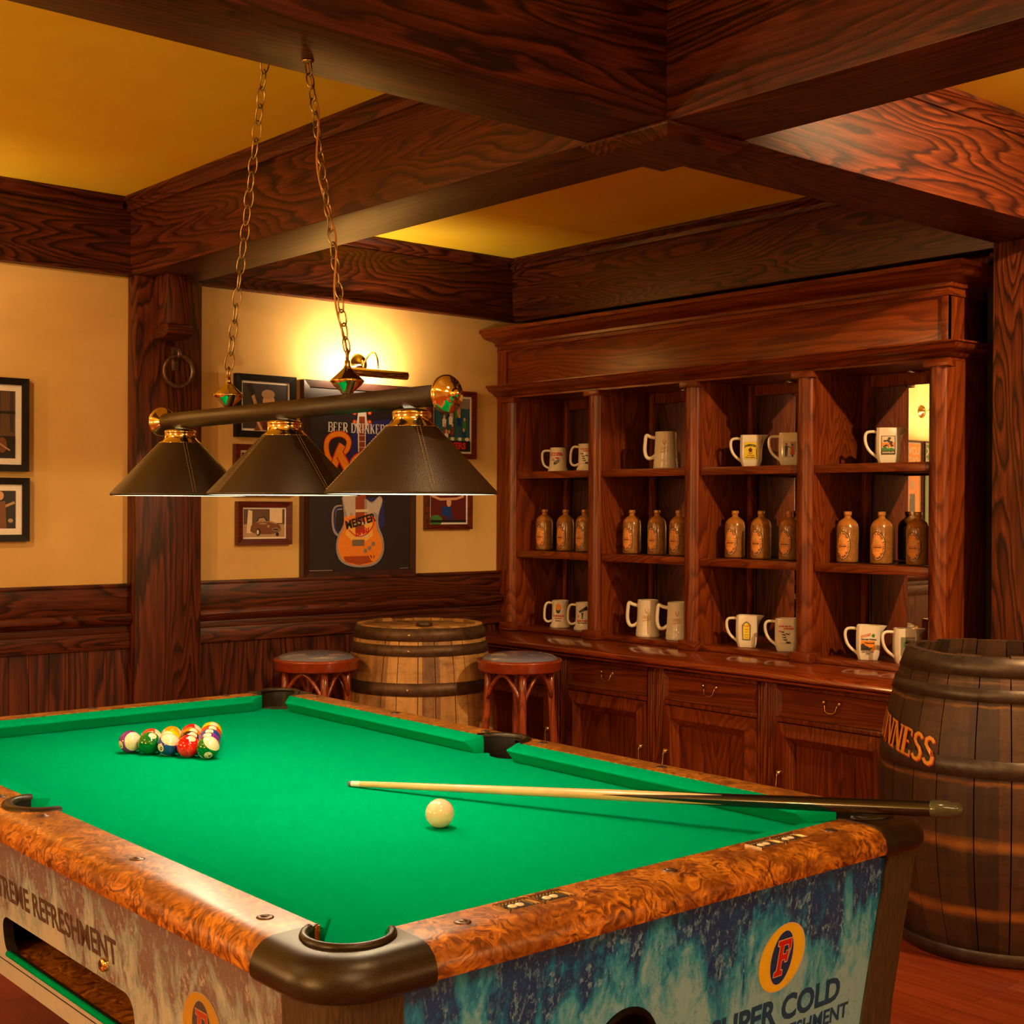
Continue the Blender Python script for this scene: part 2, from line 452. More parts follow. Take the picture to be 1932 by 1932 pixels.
# little serif alphabet: stems, hairlines, diagonals, bowls (unit cap height)
SW = .17; HW = .07
GL = {
 'B': (.62, [('v', .14), ('h', 0, .14, .4), ('h', 1, .14, .38), ('h', .53, .14, .4), ('a', .38, .76, .2, .24, -90, 90), ('a', .4, .265, .23, .265, -90, 90)]),
 'E': (.62, [('v', .14), ('h', 0, .05, .56), ('h', 1, .05, .53), ('h', .52, .14, .42), ('s', .54, 0, .22), ('s', .52, .78, 1)]),
 'R': (.68, [('v', .14), ('h', 1, .14, .38), ('h', .5, .14, .38), ('a', .38, .75, .2, .25, -90, 90), ('d', .34, .5, .6, 0)]),
 'D': (.72, [('v', .14), ('h', 0, .14, .34), ('h', 1, .14, .34), ('a', .34, .5, .3, .5, -90, 90)]),
 'I': (.30, [('v', .15)]),
 'N': (.74, [('t', .13), ('t', .62), ('d', .14, 1, .60, 0)]),
 'K': (.70, [('v', .14), ('l', .2, .45, .56, 1), ('d', .3, .55, .62, 0)]),
 'S': (.54, [('p', [(.46, .86), (.38, .97), (.24, 1), (.1, .9), (.09, .72), (.2, .58), (.36, .46), (.46, .3), (.42, .1), (.28, 0), (.14, .03), (.05, .16)])]),
 'G': (.72, [('a', .38, .5, .32, .5, 50, 310), ('s', .6, 0, .42), ('h', .44, .46, .7)]),
 'U': (.70, [('t2', .13), ('t', .57), ('a', .35, .26, .22, .26, 180, 360)]),
 'F': (.58, [('v', .14), ('h', 1, .05, .54), ('h', .52, .14, .42), ('s', .53, .78, 1), ('s', .42, .40, .64)]),
 'J': (.46, [('s', .3, .15, 1), ('a', .16, .18, .14, .18, 180, 360)]),
 'A': (.72, [('l', .08, 0, .36, 1), ('d', .36, 1, .62, 0), ('h', .34, .2, .54)]),
 'M': (.88, [('t', .12), ('v', .74), ('d', .13, 1, .44, .1), ('l', .44, .1, .74, 1)]),
 'O': (.74, [('a', .37, .5, .31, .5, 0, 360)]),
}
def serif2d(s, size, bold=1.0, spacing=.06):
    vs = []; fs = []
    def stroke(pts, w):
        P = [Vector(p) for p in pts]
        b = len(vs); n = len(P)
        for i in range(n):
            t = (P[min(i+1, n-1)]-P[max(i-1, 0)]); t.normalize(); q = Vector((-t.y, t.x))*w/2
            vs.append((P[i]+q)[:2]); vs.append((P[i]-q)[:2])
        for i in range(n-1): fs.append((b+2*i, b+2*i+2, b+2*i+3, b+2*i+1))
    x = 0
    for ch in s:
        if ch == ' ': x += .4; continue
        wd, ops = GL[ch]
        for o in ops:
            if o[0] in ('v', 't', 't2'):
                wv = SW if o[0] != 't' else HW*1.3
                stroke([(x+o[1], .26 if o[0] == 't2' or (ch == 'U') else 0), (x+o[1], 1)], wv*bold)
                stroke([(x+o[1]-.13, 1), (x+o[1]+.13, 1)], HW)
                if ch != 'U': stroke([(x+o[1]-.13, 0), (x+o[1]+.13, 0)], HW)
            elif o[0] == 'h': stroke([(x+o[2], o[1]), (x+o[3], o[1])], HW*bold)
            elif o[0] == 's': stroke([(x+o[1], o[2]), (x+o[1], o[3])], HW*bold if ch in 'EF' else SW*bold*.8)
            elif o[0] == 'd': stroke([(x+o[1], o[2]), (x+o[3], o[4])], SW*bold)
            elif o[0] == 'l': stroke([(x+o[1], o[2]), (x+o[3], o[4])], HW*1.2*bold)
            elif o[0] == 'a':
                stroke([(x+o[1]+o[3]*cos(radians(a)), o[2]+o[4]*sin(radians(a))) for a in [o[5]+(o[6]-o[5])*i/12 for i in range(13)]], .12*bold)
            elif o[0] == 'p': stroke([(x+a, b) for a, b in o[1]], .13*bold)
        x += wd+spacing
    tot = x-spacing
    return [((a-tot/2)*size, (b-.5)*size) for a, b in vs], fs

class Art:
    """flat printed shapes stacked in thin layers; emitted through a mapping (u,v,h)->3D"""
    def __init__(s): s.items = []; s.mats = []; s.h = 0.0
    def mi(s, mat):
        if mat not in s.mats: s.mats.append(mat)
        return s.mats.index(mat)
    def poly(s, pts, mat, dh=1):
        s.h += dh
        tri = tessellate_polygon([[Vector((p[0], p[1], 0)) for p in pts]])
        s.items.append((list(pts), [tuple(t) for t in tri], s.mi(mat), s.h)); return s
    def rect(s, x0, y0, x1, y1, mat): return s.poly([(x0, y0), (x1, y0), (x1, y1), (x0, y1)], mat)
    def ell(s, cx, cy, rx, ry, mat, n=28, rot=0, a0=0, a1=360):
        c, q = cos(rot), sin(rot)
        P = []
        for i in range(n):
            a = radians(a0+(a1-a0)*i/(n if a1-a0 >= 360 else n-1)); x, y = rx*cos(a), ry*sin(a); P.append((cx+x*c-y*q, cy+x*q+y*c))
        return s.poly(P, mat)
    def line(s, pts, w, mat, same=False):
        if not same: s.h += 1
        P = [Vector(p) for p in pts]; n = len(P); v = []; f = []
        ws = w if isinstance(w, (list, tuple)) else [w]*n
        for i in range(n):
            t = (P[min(i+1, n-1)]-P[max(i-1, 0)]); t.normalize(); q = Vector((-t.y, t.x))*ws[i]/2
            v += [tuple(P[i]+q), tuple(P[i]-q)]
        for i in range(n-1): f.append((2*i, 2*i+2, 2*i+3, 2*i+1))
        s.items.append((v, f, s.mi(mat), s.h)); return s
    def text(s, vf, x, y, mat, rot=0, fn=None):
        s.h += 1; c, q = cos(rot), sin(rot)
        v = [(x+a*c-b*q, y+a*q+b*c) for a, b in vf[0]]
        if fn: v = [fn(*p) for p in v]
        s.items.append((v, vf[1], s.mi(mat), s.h)); return s
    def emit(s, name, fn, parent, lift=.0003, world=False, base=.0004, maxlen=0):
        mb = MB()
        for v, f, mi, h in s.items:
            if maxlen:
                v = list(v); out = []; st = []
                for q_ in f:
                    for k in range(1, len(q_)-1): st.append((q_[0], q_[k], q_[k+1]))
                while st:
                    a, b, c = st.pop()
                    L = [(math.dist(v[a], v[b]), a, b, c), (math.dist(v[b], v[c]), b, c, a), (math.dist(v[c], v[a]), c, a, b)]
                    l, p, q_, r_o = max(L)
                    if l <= maxlen: out.append((a, b, c)); continue
                    v.append(((v[p][0]+v[q_][0])/2, (v[p][1]+v[q_][1])/2)); n_ = len(v)-1
                    st += [(p, n_, r_o), (n_, q_, r_o)]
                f = out
            mb.add([fn(a, b, base+lift*h) for a, b in v], f, mi)
        o = obj(name, mb, s.mats, parent, weld=False, world=world)
        return o
def ink(name, col, rough=.45): return plain('ink_'+name, col, rough, noise=.06, bscale=40)
I_white = ink('white', (.80, .78, .72)); I_cream = ink('cream', (.70, .58, .38)); I_black = ink('black', (.008, .007, .007)); I_red = ink('red', (.55, .02, .01))
I_orange = ink('orange', (.85, .28, .01)); I_yellow = ink('yellow', (.85, .66, .03)); I_blue = ink('blue', (.003, .04, .24)); I_brown = ink('brown', (.16, .06, .02))
I_green = ink('green', (.05, .20, .04)); I_grey = ink('grey', (.22, .20, .18)); I_dgrey = ink('darkgrey', (.035, .03, .032)); I_skin = ink('skin', (.62, .36, .2))
I_gold = ink('gold', (.55, .34, .08)); I_sepia = ink('sepia', (.10, .055, .03)); I_tan = ink('tan', (.42, .28, .15)); I_purple = ink('purple', (.05, .02, .12))
I_pblue = ink('posterblue', (.02, .02, .16)); I_teal = ink('teal', (.02, .10, .16)); I_dred = ink('darkred', (.10, .008, .008))

# ================================================================= THE ROOM
YW = 5.207; XR = 4.75; XL = -2.0; YF = -2.2
def structure(name, mb, mats, **kw):
    o = obj(name, mb, mats, **kw); o['kind'] = 'structure'; return o
structure('floor', MB().box(XL*1.1-.1, YF*1.1-.1, -.05, XR*1.1+.1, YW*1.1+.1, 0), M_floor)
ROOM = True
structure('ceiling', MB().box(XL-.1, YF-.1, CEIL, XR+.1, YW+.1, CEIL+.06), M_ceil)
structure('wall_back', MB().box(XL-.1, YW, Z0, XR+.1, YW+.1, CEIL), M_wall)
structure('wall_left', MB().box(XL-.1, YF, Z0, XL, YW, CEIL), M_wall)
structure('wall_front', MB().box(XL-.1, YF-.1, Z0, XR+.1, YF, CEIL), M_wall)
structure('wall_right', MB().box(XR, YF, Z0, XR+.1, YW, CEIL).box(4.575, YF, Z0, XR, 2.66, CEIL), cab['z'])

BX0, BX1, BY0, BY1, BZ = 2.39, 2.665, 2.235, 2.505, 2.365
# ceiling beams, each a solid timber; crown moulding where beam meets ceiling
def crown(mb, axis, side, pos, a, b, zt=CEIL, d=.045, h=.05):
    # quarter moulding; side = +-1 outward direction
    pts = [(0, zt), (side*d, zt), (side*d, zt-.012), (side*d*.75, zt-.018), (side*d*.35, zt-h*.62), (side*.012, zt-h), (0, zt-h)]
    if axis == 'y': mb.prism([(pos+p[0], p[1]) for p in pts], 'y', a, b)
    else: mb.prism([(pos+p[0], p[1]) for p in pts], 'x', a, b)
    return mb
structure('trim_1', MB().box(BX0, YF, BZ, BX1, YW, CEIL), beam['y'], bevel=.004)
structure('trim_2', MB().box(XL, BY0, BZ, BX0, BY1, CEIL).box(BX1, BY0, BZ, XR, BY1, CEIL), beam['x'], bevel=.004)
mb = MB()
for s, p in ((-1, BX0), (1, BX1)):
    crown(mb, 'y', s, p, YF, BY0); crown(mb, 'y', s, p, BY1, YW-.03)
structure('trim_3', mb, beam['y'])
mb = MB()
for s, p in ((-1, BY0), (1, BY1)):
    crown(mb, 'x', s, p, XL, BX0); crown(mb, 'x', s, p, BX1, 4.42)
structure('trim_4', mb, beam['x'])
# square boss under the crossing
mb = MB()
cx, cy = (BX0+BX1)/2, (BY0+BY1)/2; a = (BX1-BX0)/2+.012
mb.hexa([(cx-a+.03, cy-a+.03, BZ-.032), (cx+a-.03, cy-a+.03, BZ-.032), (cx+a-.03, cy+a-.03, BZ-.032), (cx-a+.03, cy+a-.03, BZ-.032)],
        [(cx-a, cy-a, BZ-.008), (cx+a, cy-a, BZ-.008), (cx+a, cy+a, BZ-.008), (cx-a, cy+a, BZ-.008)])
mb.box(cx-a, cy-a, BZ-.010, cx+a, cy+a, BZ)
structure('trim_5', mb, beam['x'], bevel=.003)
# wall friezes
mb = MB().box(XL, YW-.03, BZ, BX0, YW, CEIL).box(BX1, YW-.03, BZ, 4.42, YW, CEIL)
mb.box(XL, YW-.045, BZ-.0, BX0, YW, BZ+.012).box(BX1, YW-.045, BZ, 4.42, YW, BZ+.012)
crown(mb, 'x', -1, YW-.03, XL, BX0-.04); crown(mb, 'x', -1, YW-.03, BX1+.04, 4.38)
structure('trim_6', mb, beam['x'], bevel=.002)
mb = MB().box(4.42, BY1, BZ, 4.46, YW, CEIL).box(4.42, YF, BZ, 4.46, BY0, CEIL)
crown(mb, 'y', -1, 4.42, BY1+.04, YW-.03); crown(mb, 'y', -1, 4.42, YF, BY0-.04)
structure('trim_7', mb, beam['y'], bevel=.002)
# posts
structure('trim_8', MB().box(2.392, 5.13, Z0, 2.684, YW, BZ), beam['z'], bevel=.004)
structure('trim_9', MB().box(4.333, BY0, Z0, 4.574, BY1, BZ), beam['z'], bevel=.004)
structure('gap_shade_strip', MB().box(4.566, 2.506, Z0, 4.575, 2.66, BZ), M_darkwood_shade)  # dark strip painted as the shade in the gap between hutch and post
# wainscot, left and right of the post
def wainscot(x0, x1, name):
    mb = MB()
    y = YW
    mb.box(x0, y-.028, 1.005, x1, y, 1.112).box(x0, y-.036, 1.108, x1, y, 1.122)
    nose = [(y, .955), (y-.040, .955), (y-.052, .965), (y-.060, .985), (y-.052, 1.002), (y-.034, 1.010), (y, 1.010)]
    mb.prism(nose, 'x', x0, x1)
    mb.box(x0, y-.030, .920, x1, y, .957)
    mb.box(x0, y-.040, .862, x1, y, .925)
    mb.box(x0, y-.045, Z0, x1, y, .22)
    structure(name, mb, beam['x'], bevel=.003)
def planks(x0, x1, name, off):
    mb = MB(); x = x0-off; p = .0785
    while x < x1:
        a, b = max(x+.0012, x0), min(x+p-.0012, x1)
        if b-a > .01: mb.box(a, YW-.022, .12, b, YW, .87)
        x += p
    mb.box(x0, YW-.018, .12, x1, YW, .87)
    structure(name, mb, M_plank)
wainscot(XL, 2.392, 'trim_10'); wainscot(2.684, 4.45, 'trim_11')
planks(XL, 2.392, 'trim_12', .02); planks(2.684, 4.45, 'trim_13', .03)

# carved bracket + ring on the post
c = thing('wooden_corbel', 'dark oak corbel with a rolled foot under the ceiling beam, above the iron ring', 'corbel', (2.52, 5.13, 2.11))
mb = MB().box(2.468, 5.0, 2.165, 2.565, 5.13, BZ)
obj('block', mb, beam['z'], c, bevel=.004, world=True)
pts = [(5.13, 2.165), (5.0, 2.165), (4.992, 2.155), (4.990, 2.140), (5.0, 2.124), (5.03, 2.114), (5.075, 2.110), (5.13, 2.112)]
obj('rolled_foot', MB().prism(pts, 'x', 2.462, 2.571), beam['x'], c, bevel=.003, world=True)
rg = thing('iron_ring', 'large old iron ring hanging from a staple on the oak post', 'ring', (2.56, 5.13, 1.985))
obj('back_plate', MB().box(2.545, 5.122, 1.99, 2.575, 5.13, 2.085), M_iron, rg, bevel=.002, world=True)
path = [(2.56, 5.124-.035*sin(pi*i/10), 2.058+.022*cos(pi*i/10)) for i in range(11)]
obj('staple', MB().tube(path, .008, 10), M_iron, rg, world=True)
path = [(2.562+.063*sin(2*pi*i/40), 5.10-.012*(i in ())-.004*cos(2*pi*i/40), 1.987+.063*cos(2*pi*i/40)) for i in range(40)]
obj('ring_hoop', MB().tube(path, .0085, 12, closed=True), M_iron, rg, world=True)

# recessed downlights and added ceiling fill panels of the unseen half of the room
mats_dl = [M_brass, M_glow]
def downlight(x, y, lab):
    t = thing('recessed_downlight', lab, 'downlight', (x, y, CEIL), group='recessed downlights')
    mb = MB().lathe([(.045, -.001), (.062, -.001), (.064, -.006), (.047, -.010), (.045, -.002)], 28)
    obj('trim_ring', mb, M_brass, t)
    obj('diffuser', MB().disc(.045, -.0015, 28, up=False), M_glow, t)
for i, ((x, y), _, _) in enumerate(DOWN):
    downlight(x, y, ['recessed brass downlight before the shelving cabinet', 'recessed brass downlight in the ceiling left of the pool table',
                     'added brass downlight in the ceiling above the near end of the table', 'recessed brass downlight in the ceiling by the right wall'][i])
for (x, y), lab in (((.3, -.4), 'added square fill light behind the viewer'), ((-.9, 2.6), 'added square fill light by the left wall')):
    t = thing('fill_panel', lab, 'ceiling lamp', (x, y, CEIL))
    obj('housing', MB().box(-.5, -.5, -.05, .5, .5, 0), M_white, t, bevel=.01)
    obj('diffuser', MB().box(-.46, -.46, -.056, .46, .46, -.05), M_glow, t)

for i, ((x, y, z), a) in enumerate(FILL_SCONCE):
    t = thing('fill_sconce', 'added brass fill sconce with a small lit globe, ' + ['left wall, nearer the viewer', 'left wall, farther from the viewer', 'front wall behind the viewer', 'front wall by the right corner'][i], 'wall lamp', (x, y, z), a, 'added fill sconces')
    obj('back_plate', MB().lathe([(.05, .001), (.05, .01), (.03, .02), (.0001, .022)], 28, M=RY(pi/2)), M_brass, t)
    obj('arm', MB().tube([(.02, 0, 0), (.08, 0, -.02), (.13, 0, -.01), (.13, 0, .01)], .006, 10), M_brass, t)
    obj('cup', MB().lathe([(.0001, .005), (.02, .01), (.035, .03), (.033, .03), (.018, .014), (.0001, .010)], 24, M=T(.13, 0, 0)), M_brass, t)
ROOM = False
# ================================================================= POOL TABLE
TX, TY = 1.629, 2.64; HX, HY = .593, 1.0875; AX, AY = .700, 1.192; RZT = .85; BED = .805
tab = thing('pool_table', 'coin operated pool table with green baize, burl veneer rails and frosted blue side panels', 'pool table', (TX, TY, 0))
# --- bed with pocket cut-outs
def arc(cx, cy, r, a0, a1, n=12): return [(cx+r*cos(radians(a0+(a1-a0)*i/n)), cy+r*sin(radians(a0+(a1-a0)*i/n))) for i in range(n+1)]
PR = .064
pc = .018   # corner pocket centre offset outside the inner corner
def bedoutline():
    e = .012
    X_, Y_ = HX+e, HY+e
    pts = []
    pts += arc(X_, -Y_, PR, 180, 90, 10)                       # near right
    pts += arc(X_+.028, 0, PR*.95, 235, 125, 10)
    pts += arc(X_, Y_, PR, 270, 180, 10)
    pts += arc(-X_, Y_, PR, 0, -90, 10)
    pts += arc(-X_-.028, 0, PR*.95, 55, -55, 10)
    pts += arc(-X_, -Y_, PR, 90, 0, 10)
    return pts
obj('bed_cloth', MB().prism(bedoutline(), 'z', BED-.03, BED, M=None), M_felt, tab)
# --- rails
def railprof():
    w = AX-HX
    return [(0, RZT), (w*.55, RZT), (w*.74, RZT-.003), (w*.88, RZT-.010), (w*.97, RZT-.022), (w, RZT-.038), (w-.002, RZT-.048), (w-.02, RZT-.052), (0, RZT-.052)]
CC = .176
def rail_side(sx):
    mb = MB(); P = [(sx*(HX+a), z) for a, z in railprof()]
    if sx < 0: P = P[::-1]
    mb.prism(P, 'y', -AY+CC, -.078, smooth=False); mb.prism(P, 'y', .078, AY-CC)
    Q = [(a, z) for a, z in railprof() if a > .06]; Q = [(.058, RZT)]+Q+[(.058, RZT-.052)]
    Q = [(sx*(HX+a), z) for a, z in Q]
    if sx < 0: Q = Q[::-1]
    mb.prism(Q, 'y', -.078, .078)
    # concave shoulders round the side pocket
    for s in (-1, 1):
        pts = [(sx*(HX), s*.078), (sx*(HX), s*.070)]+[(sx*(HX+.060*sin(radians(a))), s*.070*cos(radians(a))) for a in range(15, 91, 15)]+[(sx*(HX+.060), s*.078)]
        mb.prism(pts, 'z', RZT-.052, RZT)
    return mb
def smooth_rail(o):
    for p in o.data.polygons: p.use_smooth = True
    o.data.set_sharp_from_angle(angle=radians(50)); return o
for sx in (-1, 1): smooth_rail(obj('rail', rail_side(sx), M_burl, tab))
for sy in (-1, 1):
    P = [(sy*(HY+a*(AY-HY)/(AX-HX)), z) for a, z in railprof()]
    if sy < 0: P = P[::-1]
    smooth_rail(obj('rail', MB().prism(P, 'x', -AX+CC, AX-CC), M_burl, tab))
# --- cushions
def cushion(p0, p1, nrm, c0, c1):
    """p0->p1 along the rail's inner line, nrm = inward; c0, c1 = how much the nose is shorter at each end"""
    p0, p1, n = Vector(p0), Vector(p1), Vector(nrm); d = (p1-p0).normalized()
    prof = [(0, RZT-.001, 0), (.034, RZT-.007, .72), (.051, RZT-.010, 1), (.052, RZT-.014, 1), (.028, BED+.008, .7), (.024, BED, .65), (0, BED, 0)]
    A = []; B = []
    for w_, z, k in prof:
        a = p0+d*c0*k+n*w_; b = p1-d*c1*k+n*w_
        A.append((a.x, a.y, z)); B.append((b.x, b.y, z))
    m_ = len(prof); mb = MB()
    mb.add(A+B, [(i, (i+1) % m_, (i+1) % m_+m_, i+m_) for i in range(m_)])
    mb.add(A, [tuple(range(m_))]); mb.add(B, [tuple(range(m_))[::-1]])
    return mb
gc, gs = .060, .064
for sx in (-1, 1):
    for sy in (-1, 1):
        obj('cushion', cushion((sx*HX, sy*gs), (sx*HX, sy*(HY-gc)), (-sx, 0), .018, .062), M_felt, tab, bevel=.002, smooth=True)
for sy in (-1, 1):
    obj('cushion', cushion((-HX+gc, sy*HY), (HX-gc, sy*HY), (0, -sy), .062, .062), M_felt, tab, bevel=.002, smooth=True)
# --- corner castings
def casting(sx, sy):
    R = .095; ext = CC+.002; inn = AX-HX
    # corner-local: a = distance in from the outer long face, b = in from the outer end face
    outer = [(0, ext)]+[(R-R*cos(radians(t)), R-R*sin(radians(t))) for t in range(0, 91, 9)]+[(ext, 0)]
    no = len(outer)
    c0 = inn+.004; rr = PR-.002
    inner = [(ext+.004, inn+.0015)]+[(c0+rr*cos(radians(t)), c0+rr*sin(radians(t))) for t in range(-22, -250, -12) if True]+[(inn+.0015, ext+.004)]
    base = outer+inner
    def lvl(off, z):
        o = []
        for i, (a, b) in enumerate(base):
            if i < no:
                if i == 0: a += off; 
                elif i == no-1: b += off
                else:
                    t = radians((i-1)*9); a += off*cos(t); b += off*sin(t)
            o.append((a, b, z))
        return o
    LV = [(.012, RZT-.056), (.003, RZT-.054), (-.003, RZT-.047), (-.005, RZT-.037), (-.003, RZT-.026), (.004, RZT-.013), (.016, RZT-.003), (.032, RZT+.0015)]
    mb = MB(); n = len(base); V = []
    for off, z in LV:
        V += [(sx*(AX-a), sy*(AY-b), zz) for a, b, zz in lvl(off, z)]
    F = []
    for j in range(len(LV)-1):
        for i in range(n):
            k = (i+1) % n; F.append((j*n+i, j*n+k, (j+1)*n+k, (j+1)*n+i))
    mb.add(V, F, 0, True)
    for j in (0, len(LV)-1):
        L = V[j*n:(j+1)*n]
        tri = tessellate_polygon([[Vector((p[0], p[1], 0)) for p in L]])
        mb.add(L, [tuple(t) for t in tri], 0, False)
    o = obj('corner_casting', mb, M_cast, tab); o.data.set_sharp_from_angle(angle=radians(38))
    # raised rubber lip round the pocket mouth
    P = [(sx*(AX-(c0+(rr-.001)*cos(radians(t)))), sy*(AY-(c0+(rr-.001)*sin(radians(t)))), RZT+.003) for t in range(-22, -250, -10)]
    obj('pocket_lip', MB().tube(P, .0065, 8), M_cast, o)
    # pocket well
    mb = MB(); cxp, cyp = sx*(AX-c0), sy*(AY-c0)
    mb.lathe([(PR-.003, -.11), (PR-.003, RZT-BED-.05+.045)], 28, M=T(cxp, cyp, BED), smooth=True, a0=0, a1=2*pi)
    # keep only the outer three quarters above the bed
    mb = MB(); aa = math.atan2(sy, sx)
    mb.lathe([(PR-.001, 0), (PR-.001, RZT-BED-.002)], 20, M=T(cxp, cyp, BED), a0=aa-radians(112), a1=aa+radians(112))
    mb.lathe([(.001, -.10), (PR-.001, -.10), (PR-.001, 0)], 28, M=T(cxp, cyp, BED))
    obj('pocket', mb, M_black, tab, weld=True)
for sx in (-1, 1):
    for sy in (-1, 1): casting(sx, sy)
# --- side pockets
for sx in (-1, 1):
    a0 = 0 if sx > 0 else pi
    mb = MB(); M_ = T(sx*(HX-.004), 0, 0)@Matrix.Diagonal((.95, 1.05, 1, 1))
    mb.lathe([(.058, BED-.10), (.060, BED-.002), (.061, RZT-.001), (.064, RZT+.002)], 20, M=M_, a0=a0-pi/2, a1=a0+pi/2)
    mb.lathe([(.001, BED-.10), (.058, BED-.10), (.060, BED-.010)], 28, M=M_)
    pk = obj('pocket', mb, M_black, tab)
    mb = MB().lathe([(.060, RZT-.004), (.060, RZT+.004), (.066, RZT+.006), (.080, RZT+.004), (.082, RZT-.001)], 22, M=M_, a0=a0-pi/2-.05, a1=a0+pi/2+.05)
    obj('pocket_lip', mb, M_cast, pk)
# --- bolts
bolts = [(sx*.634, y) for sx in (-1, 1) for y in (-.935, -.518, -.112, .112, .518, .935)]+[(x, sy*1.133) for sy in (-1, 1) for x in (-.43, 0, .43)]
for x, y in bolts:
    mb = MB().lathe([(.0001, .0035), (.006, .0032), (.0068, .0018), (.0085, .0022), (.0125, .0012), (.013, 0)], 20, M=T(x, y, RZT))
    obj('rail_bolt', mb, M_iron, tab)
# --- score counters let into the near rail
def counter(xc):
    f = MB()
    for k in (-1, 1):
        x = xc+k*.034
        f.add([(x-.030, -1.102, RZT+.0012), (x+.030, -1.102, RZT+.0012), (x+.030, -1.142, RZT+.0012), (x-.030, -1.142, RZT+.0012),
               (x-.020, -1.109, RZT+.0005), (x+.020, -1.109, RZT+.0005), (x+.020, -1.135, RZT+.0005), (x-.020, -1.135, RZT+.0005)],
              [(0, 1, 5, 4), (1, 2, 6, 5), (2, 3, 7, 6), (3, 0, 4, 7)])
        for i in range(9):
            f.box(x-.028+i*.0066, -1.1085, RZT+.001, x-.0255+i*.0066, -1.103, RZT+.0028); f.box(x-.028+i*.0066, -1.141, RZT+.001, x-.0255+i*.0066, -1.1355, RZT+.0028)
        f.box(x-.031, -1.1025, RZT, x+.031, -1.1015, RZT+.003); f.box(x-.031, -1.1425, RZT, x+.031, -1.1415, RZT+.003)
        f.box(x-.031, -1.1425, RZT, x-.030, -1.1015, RZT+.003); f.box(x+.030, -1.1425, RZT, x+.031, -1.1015, RZT+.003)
    o = obj('score_counter', f, M_chrome, tab, weld=False)
    for k in (-1, 1):
        x = xc+k*.034
        wdw = MB().box(x-.020, -1.135, RZT+.0002, x+.020, -1.109, RZT+.0008)
        obj('window', wdw, M_darkwood_shade, o)
        b = MB()
        for q in (-.010, .004): b.sphere((x+q, -1.122, RZT+.001), .0075, 0, 14, 8, sc=(1, 1, .35))
        obj('counting_wheel', b, M_ivory, o)
counter(-.284); counter(.288)
# --- body
TP = .105; ZT, ZB = .800, .500
def inset(z): return .028+TP*(ZT-z)
def face_near(u, z, d=0):   # u = local x
    return (u, -(AY-inset(z))-d, z)
def face_left(u, z, d=0):   # u = local y
    return (-(AX-inset(z))-d, u, z)
def panel_holes(fn, u0, u1, z0, z1, holes, depth, mats, name, flip):
    """front skin with cut-outs, returned into depth"""
    def topw(z): return 0
    outer = [(u0, z0), (u1, z0), (u1, z1), (u0, z1)]
    loops = [[Vector((a, b, 0)) for a, b in L] for L in [outer]+holes]
    tri = tessellate_polygon(loops)
    flat = [p for L in [outer]+holes for p in L]
    mb = MB()
    mb.add([fn(a, b) for a, b in flat], [tuple(t) for t in tri], 0)
    for L in [outer]+holes:
        n = len(L)
        mb.add([fn(a, b) for a, b in L]+[fn(a, b, -depth) for a, b in L], [(i, (i+1) % n, (i+1) % n+n, i+n) for i in range(n)], 1)
    mb.add([fn(a, b, -depth) for a, b in flat], [tuple(t) for t in tri], 1)
    return obj(name, mb, mats, tab)
LC = .118
# near end panel, ball return opening
hole = arc(-.114, .585, .066, 0, 180, 16)+[(-.18, .47), (-.048, .47)]
near = panel_holes(face_near, -AX+LC, AX-LC, .40, ZT, [hole], .02, [M_ice, M_darkwood_shade], 'end_panel', False)
bowl = MB().lathe([(.066, 0), (.066, -.05), (.001, -.06)], 24, M=T(-.114, -(AY-inset(.585)), .585)@RX(-pi/2))
obj('ball_return', MB().tube([face_near(a, b, .002) for a, b in arc(-.114, .585, .068, 0, 180, 20)], .006, 8)
    .lathe([(.066, 0), (.066, .05), (.001, .06)], 24, M=T(-.114, -(AY-inset(.585)), .585)@RX(-pi/2)), M_black, near)
# far end
panel_holes(lambda u, z, d=0: (u, (AY-inset(z))+d, z), -AX+LC, AX-LC, .40, ZT, [], .02, [M_ice, M_darkwood_shade], 'end_panel', True)
panel_holes(lambda u, z, d=0: ((AX-inset(z))+d, u, z), -AY+LC, AY-LC, ZB, ZT, [], .02, [M_ice, M_darkwood_shade], 'side_panel', True)
# left side with the ball tray opening
def slot(y0, y1, z0, z1, r):
    return arc(y1-r, z1-r, r, 90, 0, 5)+arc(y1-r, z0+r, r, 0, -90, 5)+arc(y0+r, z0+r, r, 270, 180, 5)+arc(y0+r, z1-r, r, 180, 90, 5)
sl = slot(-.545, .045, .552, .632, .03)
left = panel_holes(face_left, -AY+LC, AY-LC, ZB, ZT, [sl], .02, [M_ice_glare, M_darkwood_shade], 'side_panel', False)
mb = MB(); xi = -(AX-inset(.55))
mb.box(xi+.02, -.60, .545, xi+.16, .10, .552).box(xi+.155, -.60, .545, xi+.16, .10, .66)
obj('ball_tray', mb, M_burl, left)
obj('tray_edge', MB().tube([face_left(u, .556, .0) for u in (-.53, .03)], .006, 8), M_felt, left)
obj('panel_seam', MB().box(0, 0, 0, .001, .001, .001) if False else MB().add([face_left(-AY+LC, .5385, .0006), face_left(AY-LC, .5385, .0006), face_left(AY-LC, .5360, .0006), face_left(-AY+LC, .5360, .0006)], [(0, 1, 2, 3)]), M_darkwood_shade, left)
lk = MB().lathe([(.0001, .010), (.009, .010), (.0115, .007), (.012, 0)], 20, M=T(*face_left(-.45, .662))@RY(-pi/2))
lo = obj('lock', lk, M_brass, left)
obj('keyhole', MB().box(-.0015, -.004, 0, .0015, .004, .001, M=T(*face_left(-.45, .662, .0102))@RY(-pi/2)), M_darkwood_shade, lo)
# under body closing board
obj('cabinet_bottom', MB().box(-.60, -1.09, ZB, .60, 1.09, ZB+.01), M_darkwood_shade, tab)
